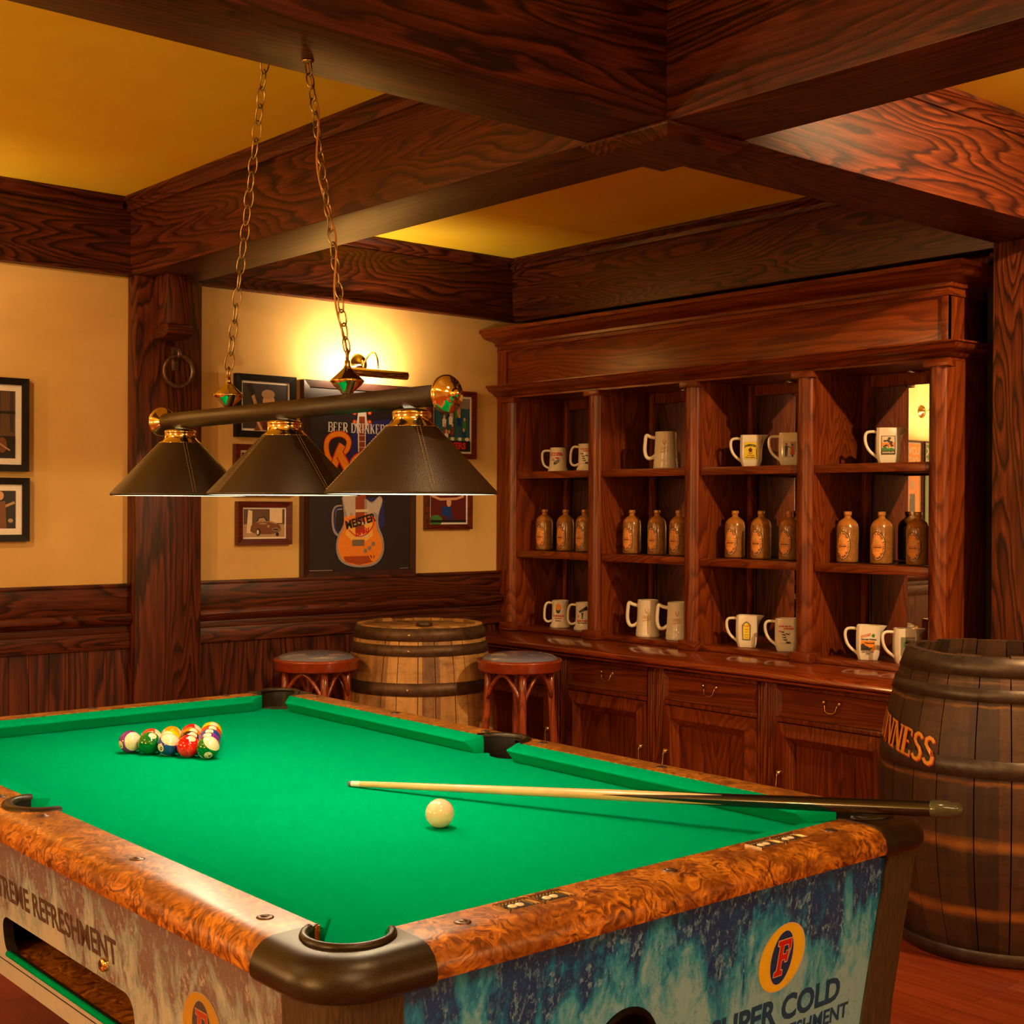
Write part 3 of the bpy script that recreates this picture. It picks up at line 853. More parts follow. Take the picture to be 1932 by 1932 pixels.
# legs: ribbed corner posts following the taper, then straight to the floor
for sx in (-1, 1):
    for sy in (-1, 1):
        mb = MB(); V = []; LVs = [(ZT+.0, 0), (ZB, 0), (.06, 0), (0, 0)]
        def post(z, w):
            t = inset(z) if z >= ZB else inset(ZB)+TP*.6*(ZB-z)
            t -= .006; R = .035
            pts = [(0, w)]+[(R-R*cos(radians(q)), R-R*sin(radians(q))) for q in range(0, 91, 15)]+[(w, 0), (w, .05), (.05, .05), (.05, w)]
            return [(sx*(AX-t-a), sy*(AY-t-b), z) for a, b in pts]
        rings_ = [post(.80, LC), post(.50, LC), post(.28, LC), post(0, LC)]
        n = len(rings_[0]); V = [p for r in rings_ for p in r]
        F = [(j*n+i, j*n+(i+1) % n, (j+1)*n+(i+1) % n, (j+1)*n+i) for j in range(3) for i in range(n)]
        mb.add(V, F, 0, False)
        for r in (rings_[0], rings_[-1]):
            mb.add(r, [tuple(t) for t in tessellate_polygon([[Vector((p[0], p[1], 0)) for p in r]])])
        o = obj('leg', mb, M_leg, tab); o.data.polygons.foreach_set('use_smooth', [True]*len(o.data.polygons)); o.data.set_sharp_from_angle(angle=radians(35))
# --- emblem and lettering
def emblem(cx, cz, fn, parent, cols, tilt=.13, k=1.0, mirror=1):
    A = Art(); sh = lambda a, b: (cx+mirror*(a+b*tilt)*k, cz+b*k)
    def E(rx, ry, mat, dx=0): A.poly([sh(dx+rx*cos(2*pi*i/40), ry*sin(2*pi*i/40)) for i in range(40)], mat)
    E(.0625, .0605, cols[3], .002); E(.0605, .0585, cols[0]); E(.031, .0485, cols[3]); E(.0295, .047, cols[1])
    def PF(g, mat):
        pts = [(-.016-g, -.031-g), (.006+g, -.031-g), (.006+g, -.024+g), (-.000+g, -.022+g), (-.000+g, -.004-g), (.009-g*.5, -.004-g), (.010-g, -.009-g), (.015+g, -.009-g), (.015+g, .010+g), (.010-g, .010+g), (.009, .005+g), (-.000+g, .005+g),
               (-.000+g, .022-g), (.013-g, .022-g), (.015, .013-g), (.021+g, .013-g), (.020+g, .031+g), (-.016-g, .031+g), (-.016-g, .024-g), (-.010-g, .022-g), (-.010-g, -.022+g), (-.016-g, -.024+g)]
        A.poly([sh(a, b) for a, b in pts], mat)
    PF(.0016, cols[3]); PF(0, cols[2])
    return A.emit('emblem', lambda u, v, h: fn(u, v, h), parent)
emblem(.268, .656, face_near, near, (I_yellow, I_blue, I_red, I_cream))
emblem(-.79, .650, lambda u, v, h: face_left(u, v, h), left, (ink('glare_yellow', (.50, .30, .03)), ink('glare_blue', (.06, .055, .075)), ink('glare_red', (.42, .06, .025)), ink('glare_cream', (.45, .36, .22))), mirror=-1)  # emblem inks dulled to carry the glare painted on this panel
M_icetxt = ink('deep_blue', (.002, .07, .26)); M_sidetxt = ink('glare_brown', (.075, .045, .04))  # side lettering browned by the same painted glare
A = Art()
A.text(text2d('SUPER COLD', .062, .0022, 0), .272, .557, M_icetxt, rot=0)
A.text(text2d('EXTREME REFRESHMENT', .040, .001, 0), .262, .510, M_icetxt)
A.emit('lettering', face_near, near)
A = Art()
vf = text2d('EXTREME REFRESHMENT', .062, .0014, 0)
wv = max(a for a, b in vf[0])-min(a for a, b in vf[0])
A.text(([(-a*.62/wv, b*1.0) for a, b in vf[0]], vf[1]), -.188, .690, M_sidetxt)
A.emit('lettering', lambda u, v, h: face_left(u, v, h), left)

# ================================================================= BALLS
def ballmat(name, col, stripe):
    t = NT('ball_'+name); tc = t.node('ShaderNodeTexCoord'); sp = t.node('ShaderNodeSeparateXYZ'); t.link(tc.outputs['Object'], sp.inputs[0])
    R = .028575
    if stripe:
        k = t.math('LESS_THAN', t.math('ABSOLUTE', sp.outputs[2]), R*.56)
        c = t.mix(k, (.80, .70, .46), col)
    else: c = col
    yy = t.math('ADD', t.math('MULTIPLY', sp.outputs[1], sp.outputs[1]), t.math('MULTIPLY', sp.outputs[2], sp.outputs[2]))
    spot_ = t.math('MULTIPLY', t.math('LESS_THAN', yy, (R*.36)**2), t.math('GREATER_THAN', t.math('ABSOLUTE', sp.outputs[0]), .01))
    c = t.mix(spot_, c, (.80, .70, .46))
    t.set(col=c, rough=.10, coat=.7, crough=.03); return t.mat
BR = .028575
BC = {1: (.90, .52, .0), 2: (.01, .05, .30), 3: (.72, .004, .004), 4: (.17, .02, .24), 5: (.85, .20, .0), 6: (.0, .14, .01), 7: (.72, .06, .01), 8: (.03, .012, .008),
      9: (.90, .52, .0), 10: (.01, .05, .25), 11: (.65, .01, .01), 12: (.16, .02, .22), 13: (.90, .30, .0), 14: (.0, .13, .01), 15: (.70, .06, .02)}
CN = {1: 'yellow', 2: 'blue', 3: 'red', 4: 'purple', 5: 'orange', 6: 'green', 7: 'vermilion', 8: 'dark', 9: 'yellow', 10: 'blue', 11: 'red', 12: 'purple', 13: 'orange', 14: 'green', 15: 'vermilion'}
RACK = [[14], [3, 4], [10, 8, 2], [6, 9, 5, 7], [12, 15, 13, 11, 1]]
CAMV = {12: ((-.7, -.16, .69), (.75, .2, .6)), 10: ((-.55, -.15, .82), (.35, .85, .4)), 14: ((.2, -.56, .8), (.6, .72, .3)), 11: ((0, -.5, -.8), (.85, .5, .1)), 15: ((0, -.5, -.8), (.85, .4, .2)),
        13: ((.3, -.8, .3), (-.85, .6, .1)), 9: ((.3, -.8, .3), (-.3, .2, .9))}
ORI = {14: ((0.2, 1.15, 0), 3.5), 12: ((1.35, .55, 0), 3.6), 10: ((.55, .35, 0), 3.9)}
WH = {14: 'at the near apex of the rack', 3: 'just left of the green striped apex ball', 4: 'right behind the green striped apex ball', 10: 'in the front row of the rack, white cap up',
      8: 'in the middle of the rack behind the red ball', 2: 'on the right edge behind the purple ball', 6: 'next to the purple striped corner ball', 9: 'inside the rack behind the blue striped ball',
      5: 'inside the rack behind the dark ball', 7: 'on the right edge in front of the yellow corner ball', 12: 'at the left corner of the rack', 15: 'in the back row behind the solid green ball',
      13: 'in the back row middle', 11: 'in the back row, left of the yellow corner ball', 1: 'at the far right corner of the rack'}
def ball(name, mat, loc, rot, label, group, num=None):
    mb = MB().sphere((0, 0, 0), BR, 0, 40, 24)
    t = obj(name, mb, mat); t.location = loc; t.rotation_euler = rot
    finish(t, None, label, 'billiard ball', group)
    if num:
        A = Art(); A.text(text2d(str(num), .0145, .0004), 0, 0, I_black)
        A.emit('number', lambda u, v, h: ((BR+.00015)*cos(math.hypot(u, v)/BR)+0*h, u, v), t, lift=0)
    return t
ax, ay = 1.629, 3.074; d = .0574
for r, row in enumerate(RACK):
    for i, nb in enumerate(row):
        x = ax+(i-r/2)*d; y = ay+r*d*.8660
        ce = CAMV.get(nb, ((.3, -.5, .8), (random.uniform(-1, 1), random.uniform(.1, 1), random.uniform(-.3, .6))) if nb > 8 else ((random.uniform(-.6, .6), -.9, -.5), (.1, .4, .9)))
        rr_, vv_ = Vector((.76, -.65, 0)), Vector((-.65, -.76, 0)); wv = lambda q_: (rr_*q_[0]+Vector((0, 0, 1))*q_[1]+vv_*q_[2]).normalized()
        X_ = wv(ce[0]); Z_ = wv(ce[1]); Z_ = (Z_-X_*Z_.dot(X_)).normalized(); Y_ = Z_.cross(X_)
        e = Matrix((X_, Y_, Z_)).transposed().to_euler()
        st = nb > 8
        ball('billiard_ball', ballmat(str(nb), BC[nb], st), (x, y, BED+BR+.0003), e, ('%s striped billiard ball %s' if st else '%s billiard ball %s') % (CN[nb], WH[nb]), 'racked billiard balls', nb)
ball('cue_ball', M_ivory, (1.634, 2.128, BED+BR+.0003), (0, 0, 0), 'ivory white cue ball alone on the green baize', None)

# ================================================================= CUE
tip = Vector((1.716, 2.572, BED+.0068)); butt = Vector((2.213, 1.327, .8965))
q = thing('cue_stick', 'two tone pool cue lying across the table, dark butt over the far right corner', 'pool cue', tuple(tip))
dr = (butt-tip); L = dr.length; dr.normalize(); MQ = dr.to_track_quat('Z', 'Y').to_matrix().to_4x4()
def qp(name, prof, mat): return obj(name, MB().lathe(prof, 20, M=MQ), mat, q)
def rad(t): return .0062+(.0152-.0062)*t**.9
Mshaft = plain('maple_shaft', (.66, .44, .20), .3, coat=.4, noise=.12, bscale=14); Mbutt = plain('black_butt', (.006, .004, .003), .2, coat=.4, noise=.3, bscale=60)
qp('leather_tip', [(.0001, -.003), (.004, -.002), (.0060, .002), (.0062, .008)], plain('blue_leather_tip', (.09, .12, .12), .8, noise=.2))
qp('ferrule', [(.0062, .008), (.0064, .032)], I_white)
qp('shaft', [(rad(t)+.0001, t*L) for t in (.0235, .1, .2, .3, .4, .47)], Mshaft)
# forearm points: pale spears running into the black butt
mb = MB()
mb.lathe([(rad(t), t*L) for t in (.47, .55, .7, .85, .955)], 24, M=MQ)
bt = obj('butt', mb, Mbutt, q)
mb = MB()
for k in range(4):
    a = k*pi/2+.6; pts = []
    t0, t1 = .465, .66
    n = 8; row = []
    for i in range(n+1):
        t = t0+(t1-t0)*i/n; hw = .75*(1-i/n)+.02
        for s in (-1, -.5, 0, .5, 1):
            an = a+s*hw; r = rad(t)+.0003; row.append((r*cos(an), r*sin(an), t*L))
    F = [(i*5+j, i*5+j+1, i*5+j+6, i*5+j+5) for i in range(n) for j in range(4)]
    mb.add(row, F, 0, True, MQ)
obj('inlay_points', mb, Mshaft, bt)
qp('bumper', [(.0001, .9545*L), (.0158, .955*L), (.0162, .957*L), (.0162, .980*L), (.0135, .983*L), (.0135, .990*L), (.011, .9955*L), (.006, .998*L), (.0001, .9985*L)], plain('clear_rubber', (.055, .060, .035), .15, noise=.2))

# ================================================================= TABLE LAMP OVER THE POOL TABLE
LX, LZ = 1.63, 1.660
lamp = thing('billiard_lamp', 'three shade brass and dark leather billiard lamp hanging on chains over the table', 'hanging lamp', (LX, 2.72, LZ))
def lo_(name, mb, mats, parent=None, **k): return obj(name, mb, mats, parent or lamp, **k)
lo_('bar', MB().lathe([(.0001, -.590), (.0215, -.590), (.0215, .590), (.0001, .590)], 28, M=RX(-pi/2)), M_leather)
for s in (-1, 1):
    prof = [(.012, .560), (.013, .590), (.016, .598), (.034, .606), (.0385, .612), (.0385, .616), (.034, .622), (.024, .626), (.021, .631), (.017, .634), (.010, .637), (.009, .642), (.0075, .648), (.0001, .652)]
    lo_('bell_end', MB().lathe(prof, 36, M=RX(-pi/2*s)), M_brass)
SH = [2.222-2.72, 2.715-2.72, 3.232-2.72]
SEAM = dict(zip(SH, (248, 273, 255)))
for yy in SH:
    M_ = T(0, yy, 0)
    sh = lo_('lamp_shade', MB().lathe([(.049, -.056), (.1745, -.190), (.1755, -.1945), (.1735, -.196)], 56, M=M_), M_leather)
    lo_('shade_lining', MB().lathe([(.1725, -.1955), (.0475, -.0585), (.020, -.055)], 56, M=M_), M_white, sh)
    cp = lo_('shade_cap', MB().lathe([(.018, -.022), (.034, -.025), (.0395, -.028), (.0405, -.031), (.0395, -.033), (.0395, -.046), (.0410, -.048), (.044, -.052), (.0515, -.058), (.0525, -.060), (.050, -.062)], 40, M=M_), M_brass, sh)
    for aa in [radians(SEAM[yy]+90*k_) for k_ in range(4)]:
        mb = MB()
        for dq in (-.0035, .0035):
            p = [(r*cos(aa)-dq*sin(aa), yy+r*sin(aa)+dq*cos(aa), z) for r, z in ((.0525, -.0575), (.175, -.1885))]
            for k in range(30):
                t0, t1 = k/30, (k+.62)/30
                a_ = [p[0][i]+(p[1][i]-p[0][i])*t0 for i in range(3)]; b_ = [p[0][i]+(p[1][i]-p[0][i])*t1 for i in range(3)]
                mb.tube([a_, b_], .0006, 4, caps=False)
        lo_('stitched_seam', mb, M_stitch, sh)
    lo_('light_bulb', MB().sphere((0, yy, -.100), .024, 0, 20, 12), M_bulb, sh)
    l = bpy.data.lights.new('shade_lamp', 'POINT'); l.energy = 8.0; l.color = (1, .76, .47); l.shadow_soft_size = .03
    o = bpy.data.objects.new('shade_lamp', l); COL.objects.link(o); o.parent = lamp; o.location = (0, yy, -.145)
def chain(p0, p1, n, rot=0, sag=0):
    mb = MB(); p0, p1 = Vector(p0), Vector(p1); L = (p1-p0).length/n
    D_ = (p1-p0).normalized(); q_ = D_.to_track_quat('Z', 'Y').to_matrix().to_4x4()
    a, b = L*.62, L*.285
    for i in range(n):
        c = p0+(p1-p0)*((i+.5)/n)+Vector((sag*sin(pi*(i+.5)/n), 0, 0))
        path = []
        for k in range(16):
            t = 2*pi*k/16; x = b*cos(t); z = a*sin(t)
            path.append((x, 0, z))
        mb.tube(path, .0019, 6, closed=True, M=T(*c)@q_@RZ(rot+(pi/2)*(i % 2)+random.uniform(-.25, .25)))
    return mb
HYs = (2.457-2.72, 2.978-2.72); TOPS = [(0, 2.622-2.72, 2.437-LZ), (0, 2.742-2.72, 2.768-LZ)]
for hy, tp in zip(HYs, TOPS):
    hb = lo_('hanger_ball', MB().lathe([(.006, .019), (.012, .022), (.015, .027), (.030, .040), (.0365, .048), (.0370, .050), (.034, .053), (.020, .066), (.012, .074), (.008, .078), (.006, .084), (.0055, .094), (.0001, .095)], 36, M=T(0, hy, 0)), M_brass)
    mb = MB(); mb.tube([(0.0105*cos(2*pi*i/20), hy, .104+.0145*sin(2*pi*i/20)) for i in range(20)], .0022, 8, closed=True, M=T(0, hy, 0)@RZ(.8)@T(0, -hy, 0))
    lo_('hanger_ring', mb, M_oldbrass, hb)
    lo_('chain', chain((0, hy, .112), tp, 26 if tp[2] > 1.0 else 22), M_oldbrass)
    if tp[2] > 1: mb = MB().lathe([(.0001, .007), (.045, .007), (.045, .002), (.03, -.006), (.008, -.012), (.0001, -.012)], 28, M=T(*tp))
    else: mb = MB().lathe([(.0001, .004), (.014, .004), (.013, 0), (.005, -.006), (.0001, -.006)], 20, M=T(*tp))
    lo_('ceiling_hook', mb, M_oldbrass)
path = []
p0, p1 = Vector((0, HYs[0], .096)), Vector(TOPS[0])
for i in range(61):
    t = i/60; p = p0.lerp(p1, t); a = t*9*pi/2
    path.append((p.x+.010*cos(a)*(1-abs(2*t-1)**6), p.y+.010*sin(a)*(1-abs(2*t-1)**6), p.z))
lo_('power_cord', MB().tube(path, .0024, 8), plain('gold_flex', (.42, .19, .04), .35, noise=.2))

# ================================================================= BARRELS
def barrel(th, z1, rt, rb, hoops, smat, hmat, nst, headz, gap=.0016, rivets=True, open_top=False):
    def R(z): k = (z/z1*2-1); return rb-(rb-rt)*k*k
    mb = MB(); rnd = random.Random(nst)
    edges = [2*pi*i/nst+rnd.uniform(-.05, .05) for i in range(nst)]
    zs = [z1*i/14 for i in range(15)]
    for i in range(nst):
        a0 = edges[i]; a1 = edges[(i+1) % nst]+(2*pi if i == nst-1 else 0)
        dr_ = rnd.uniform(-.0015, .0015); top = rnd.uniform(-.003, .003)
        V = []
        for z in zs:
            r = R(z)+dr_; g = gap/r
            zz = z+(top if z == zs[-1] else 0)
            for k in range(4):
                a = a0+g+(a1-a0-2*g)*k/3; V.append((r*cos(a), r*sin(a), zz))
            for k in (3, 0):
                a = a0+g+(a1-a0-2*g)*k/3; V.append(((r-.028)*cos(a), (r-.028)*sin(a), zz))
        F = [(j*6+k, j*6+(k+1) % 6, (j+1)*6+(k+1) % 6, (j+1)*6+k) for j in range(len(zs)-1) for k in range(6)]
        F += [(5, 4, 3, 2, 1, 0), tuple((len(zs)-1)*6+k for k in range(6))]
        mb.add(V, F, 0, False)
    obj('staves', mb, smat, th)
    mb = MB().lathe([(.0001, headz), (R(headz)-.022, headz), (R(headz)-.022, headz-.02), (.0001, headz-.02)], 40)
    obj('barrel_head', mb, smat if not open_top else M_darkwood_shade, th)
    for h in hoops:
        a, b = h[0], h[1]; e = h[2] if len(h) > 2 else .0; 
        mb = MB().lathe([(R(a)+.001+e, a), (R(a)+.0045+e, a+.001), (R(b)+.0045+e, b-.001), (R(b)+.001+e, b)], 64, close=True)
        ho = obj('hoop', mb, hmat, th)
        if rivets:
            rv = MB()
            for s in (-1, 1):
                an = radians(222)+.04; zz = (a+b)/2; an += s*.0
            rv.lathe([(.0001, .004), (.005, .003), (.007, 0)], 12, M=T((R(zz)+.004+e)*cos(an), (R(zz)+.004+e)*sin(an), zz)@RZ(an)@RY(pi/2))
            obj('rivet', rv, M_chrome, ho)
    return R
M_stave1 = stavemat('weathered_staves', ((.085, .034, .008), (.30, .15, .035), (.52, .30, .085)))
M_stave2 = stavemat('dark_staves', ((.014, .006, .003), (.046, .020, .008), (.095, .042, .015)), [(.395, .046, (.34, .135, .020)), (.175, .040, (.34, .13, .02)), (.588, .016, (.24, .09, .015)), (.822, .010, (.20, .09, .02)), (.892, .008, (.12, .055, .02))])
M_hoop1 = plain('rusty_hoop', (.085, .045, .022), .5, .55, noise=.5, bscale=30, bump=.15)
M_hoop2 = plain('dull_hoop', (.075, .055, .040), .42, .6, noise=.35, bscale=40, bump=.1)
b1 = thing('whisky_barrel', 'pale weathered whisky barrel with rusty hoops standing between the two stools', 'barrel', (3.60, 4.84, 0))
barrel(b1, .925, .276, .335, [(.868, .922), (.805, .852), (.640, .695), (.23, .285), (.07, .12), (.004, .055)], M_stave1, M_hoop1, 25, .914)
obj('bung', MB().lathe([(.0001, .018), (.034, .018), (.036, .014), (.037, 0), (.0001, 0)], 20, M=T(-.02, -.06, .914)), M_hoop1, b1)
b2 = thing('stout_barrel', 'tall dark open topped barrel with painted gold name, beside the right post', 'barrel', (4.211, 2.384, 0))
Rb = barrel(b2, .975, .312, .405, [(.912, .972), (.836, .878, .002), (.604, .662), (.006, .055, .020)], M_stave2, M_hoop2, 24, .885, gap=.002, rivets=False, open_top=True)
# painted name, running downhill round the belly
M_paint = plain('painted_gold', (.72, .30, .03), .45, noise=.15, bscale=50); M_paintred = plain('painted_red', (.40, .03, .01), .5, noise=.2, bscale=50)
az = math.atan2(-2.384, -4.211)
A = Art()
v1 = serif2d("GUINNESS", .080, 1.15, .03)
A.text(v1, .0035, -.0035, M_paintred); A.text(v1, 0, 0, M_paint)
def onbarrel(u, v, h):
    a = az-radians(67)+u*.0/1
    a = az+u/.38-radians(62.0); z = .700+v-(u)*.16
    r = max(Rb(z)+.0030, 0)
    if .600 < z < .666: r += .0035
    return ((r+h)*cos(a), (r+h)*sin(a), z)
A.emit('lettering', onbarrel, b2)

# ================================================================= BAR STOOLS
def stool(loc, rz, label):
    t = thing('bar_stool', label, 'bar stool', loc, rz, 'bentwood bar stools'); Hs = .800
    obj('seat_ring', MB().lathe([(.140, Hs-.048), (.170, Hs-.048), (.176, Hs-.042), (.177, Hs-.012), (.180, Hs-.008), (.178, Hs), (.162, Hs+.002), (.140, Hs-.004)], 48, close=True), stoolring, t)
    obj('seat_pad', MB().lathe([(.0001, Hs+.028), (.06, Hs+.0265), (.11, Hs+.022), (.145, Hs+.014), (.158, Hs+.006), (.162, Hs), (.163, Hs-.006), (.0001, Hs-.012)], 48), M_seat, t)
    top, foot = .130, .195
    for k in range(4):
        a = k*pi/2
        P = [((top+(foot-top)*s**1.4)*cos(a), (top+(foot-top)*s**1.4)*sin(a), Hs-.045-(Hs-.045)*s) for s in [i/10 for i in range(11)]]
        obj('leg', MB().tube(P, [.016+.001*(i/10) for i in range(11)], 12), stoolwood, t)
    def lp(k, z):
        s = (Hs-.045-z)/(Hs-.045); r = top+(foot-top)*s**1.4; return r
    for k in range(4):
        a0, a1 = k*pi/2, (k+1)*pi/2; P = []
        n = 22
        for i in range(n+1):
            q_ = i/n
            w_ = (1-cos(pi*q_))/2
            a = a0+.06+(a1-a0-.12)*q_
            z = Hs-.165+.105*sin(pi*q_)**.75
            r = lp(0, z)*(1-.16*sin(pi*q_))
            P.append((r*cos(a), r*sin(a), z))
        obj('arched_brace', MB().tube(P, .0085, 10), stoolwood, t)
    r = lp(0, .26)
    obj('foot_ring', MB().tube([((r-.012)*cos(2*pi*i/40), (r-.012)*sin(2*pi*i/40), .26) for i in range(40)], .010, 10, closed=True), stoolwood, t)
    return t
A0 = math.atan2(-4.45, -3.85)
s1 = stool((3.093, 4.886, 0), math.atan2(-4.886, -3.093)+.25, 'bentwood bar stool with dark pad by the panelled wall, left of the pale barrel')
s2 = stool((3.744, 4.329, 0), math.atan2(-4.329, -3.744)+.1, 'bentwood bar stool with dark pad before the cabinets, right of the pale barrel')

# ================================================================= BACK BAR CABINET
ROOM = True
ctop = MB().prism([(4.040, .800), (4.004, .806), (4.000, .812), (4.002, .826), (4.012, .832), (4.70, .832), (4.70, .800)], 'y', 2.668, YW-.002)
ctop.prism([(4.060, .785), (4.022, .790), (4.018, .800), (4.70, .800), (4.70, .785)], 'y', 2.672, YW-.002)
M_counter = wood('waxed_mahogany', 'y', (.12, .018, .003), (.22, .036, .005), (.30, .056, .008), .12, .8, rings=5, bumps=.0)
o = obj('countertop', ctop, M_counter, origin=(4.35, 3.94, .785), bevel=.0015); 
finish(o, None, 'long polished mahogany countertop over the drawers below the shelving', 'countertop')
def pull(parent, y, z, x=4.066):
    mb = MB()
    for s in (-1, 1):
        mb.lathe([(.0001, .010), (.006, .009), (.0085, .005), (.005, .003), (.004, 0)], 12, M=T(x, y+s*.034, z+.012)@RY(-pi/2))
    P = [(x-.008, y-.030, z+.010), (x-.011, y-.026, z-.002), (x-.014, y-.022, z-.018), (x-.015, y-.014, z-.024), (x-.016, y, z-.026), (x-.015, y+.014, z-.024), (x-.014, y+.022, z-.018), (x-.011, y+.026, z-.002), (x-.008, y+.030, z+.010)]
    mb.tube(P, [.0022, .002, .002, .0026, .0032, .0026, .002, .002, .0022], 8)
    obj('handle', mb, M_brass, parent, world=True)
def drop(parent, y, z, x=4.052, sw=0.0):
    mb = MB().lathe([(.0001, .014), (.007, .012), (.011, .006), (.012, 0)], 16, M=T(x, y, z)@RY(-pi/2))
    mb.tube([(x-.012, y, z), (x-.015, y, z-.012), (x-.016, y+sw*.3, z-.03), (x-.016, y+sw*.7, z-.058), (x-.015, y+sw, z-.075), (x-.015, y+sw, z-.084)], [.003, .003, .0035, .0058, .0045, .002], 10)
    obj('handle', mb, M_brass, parent, world=True)
UN = [(4.4275, 5.005, 'half hidden behind the right bar stool', 'r'), (3.850, 4.4275, 'next right of the bar stool', 'r'), (3.2725, 3.850, 'middle of the visible row', 'l'), (2.690, 3.2725, 'rightmost, beside the dark barrel', 'l')]
for y0, y1, wh, hs in UN:
    t = thing('base_cabinet', 'mahogany base cabinet with drawer over door, '+wh, 'cabinet', (4.39, (y0+y1)/2, Z0), group='base cabinets under the countertop')
    a, b = y0+.048, y1-.043    # opening
    mb = MB()
    mb.box(4.09, y0+.001, Z0+.002, 4.69, y1-.001, .781)
    # fluted posts and rails of the face frame
    for p0, p1 in ((y0+.001, a), (b, y1-.001)):
        mb.box(4.070, p0, .19, 4.09, p1, .781)
        n = 3; wq = (p1-p0)/(n+.6)
        for k in range(n):
            c_ = p0+wq*(k+.8); mb.tube([(4.070, c_, .21), (4.070, c_, .765)], wq*.28, 8)
    mb.box(4.070, a, .766, 4.09, b, .781).box(4.070, a, .640, 4.09, b, .658)
    mb.box(4.062, y0+.001, Z0+.003, 4.09, y1-.001, .19)
    # mitred picture moulding round the drawer
    obj('carcass', mb, cab['z'], t, bevel=.0015, world=True)
    d = MB(); za, zb = .660, .764
    d.box(4.082, a+.002, za, 4.10, b-.002, zb)
    i_ = .018
    for (p, q_) in (((a+.002, za), (b-.002, za)), ((b-.002, za), (b-.002, zb)), ((b-.002, zb), (a+.002, zb)), ((a+.002, zb), (a+.002, za))):
        cy_, cz_ = (a+b)/2, (za+zb)/2
        def inn(pt): return (pt[0]+(i_ if pt[0] < cy_ else -i_), pt[1]+(i_ if pt[1] < cz_ else -i_))
        P, Q = inn(p), inn(q_)
        d.add([(4.071, *p), (4.071, *q_), (4.081, *Q), (4.081, *P)], [(0, 1, 2, 3)])
        d.add([(4.071, *p), (4.071, *q_), (4.09, *q_), (4.09, *p)], [(0, 1, 2, 3)])
    dw = obj('drawer', d, cab['y'], t, world=True)
    pull(dw, (a+b)/2, .722, 4.081)
    # door: mitred sloping frame, recessed boards
    d = MB(); za, zb = .195, .638; W1, W2 = .030, .075
    def ring(y_a, y_b, z_a, z_b, off): return [(y_a+off, z_a+off), (y_b-off, z_a+off), (y_b-off, z_b-off), (y_a+off, z_b-off)]
    R0, R1, R2 = ring(a, b, za, zb, .001), ring(a, b, za, zb, .050), ring(a, b, za, zb, .080)
    def quadring(A_, B_, xa, xb):
        for i in range(4):
            j = (i+1) % 4
            d.add([(xa, *A_[i]), (xa, *A_[j]), (xb, *B_[j]), (xb, *B_[i])], [(0, 1, 2, 3)])
    quadring(R0, R0, 4.09, 4.064); quadring(R0, R1, 4.064, 4.056); quadring(R1, R2, 4.056, 4.080); quadring(R2, R2, 4.080, 4.088)
    n = 5; pw = (R2[1][0]-R2[0][0])/n
    for k in range(n): d.box(4.084, R2[0][0]+k*pw+.0012, R2[0][1], 4.092, R2[0][0]+(k+1)*pw-.0012, R2[2][1])
    dd = obj('door', d, cab['z'], t, world=True)
    drop(dd, a+.024 if hs == 'r' else b-.024, .452, 4.060, -.004 if hs == 'r' else .004)
o = obj('corner_filler', MB().box(4.12, 5.007, Z0, 4.69, YW-.04, .784), cab['z'], origin=(4.4, 5.1, Z0)); finish(o, None, 'narrow dark filler panel closing the cabinet row against the back wall', 'filler panel')

# ---- shelving hutch
XH = 4.35; XM = 4.68
EDG = [5.145, 4.549, 3.952, 3.358, 2.765]
hut = thing('display_hutch', 'tall mahogany display hutch with mirrored bays full of mugs and stone bottles', 'hutch', (4.5, 3.94, .833))
def hobj(n, mb, m_, par=None, **k): return obj(n, mb, m_, par or hut, world=True, **k)
for i, e in enumerate(EDG):
    hobj('divider', MB().box(XH+.012, e-.085, .855, XM-.004, e-.008, 1.985), cabin['z'], bevel=.001)
    # pilaster: rounded half column on a flat back, cap and plinth
    P = [(XH+.014, e-.078), (XH+.002, e-.078), (XH-.004, e-.072), (XH-.010, e-.066), (XH-.018, e-.050), (XH-.020, e-.038), (XH-.018, e-.026), (XH-.010, e-.010), (XH-.004, e-.006), (XH+.002, e), (XH+.014, e)]
    o = hobj('pilaster', MB().prism(P, 'z', .872, 1.955, smooth=False), cab['z']); 
    for p in o.data.polygons: p.use_smooth = True
    o.data.set_sharp_from_angle(angle=radians(50))
    mb = MB().box(XH-.030, e-.088, .833, XH+.03, e+.008, .874)
    hobj('plinth', mb, cab['y'], bevel=.003)
    hobj('capital', MB().box(XH-.026, e-.090, 1.953, XH+.03, e+.010, 1.978), cab['y'], bevel=.002)
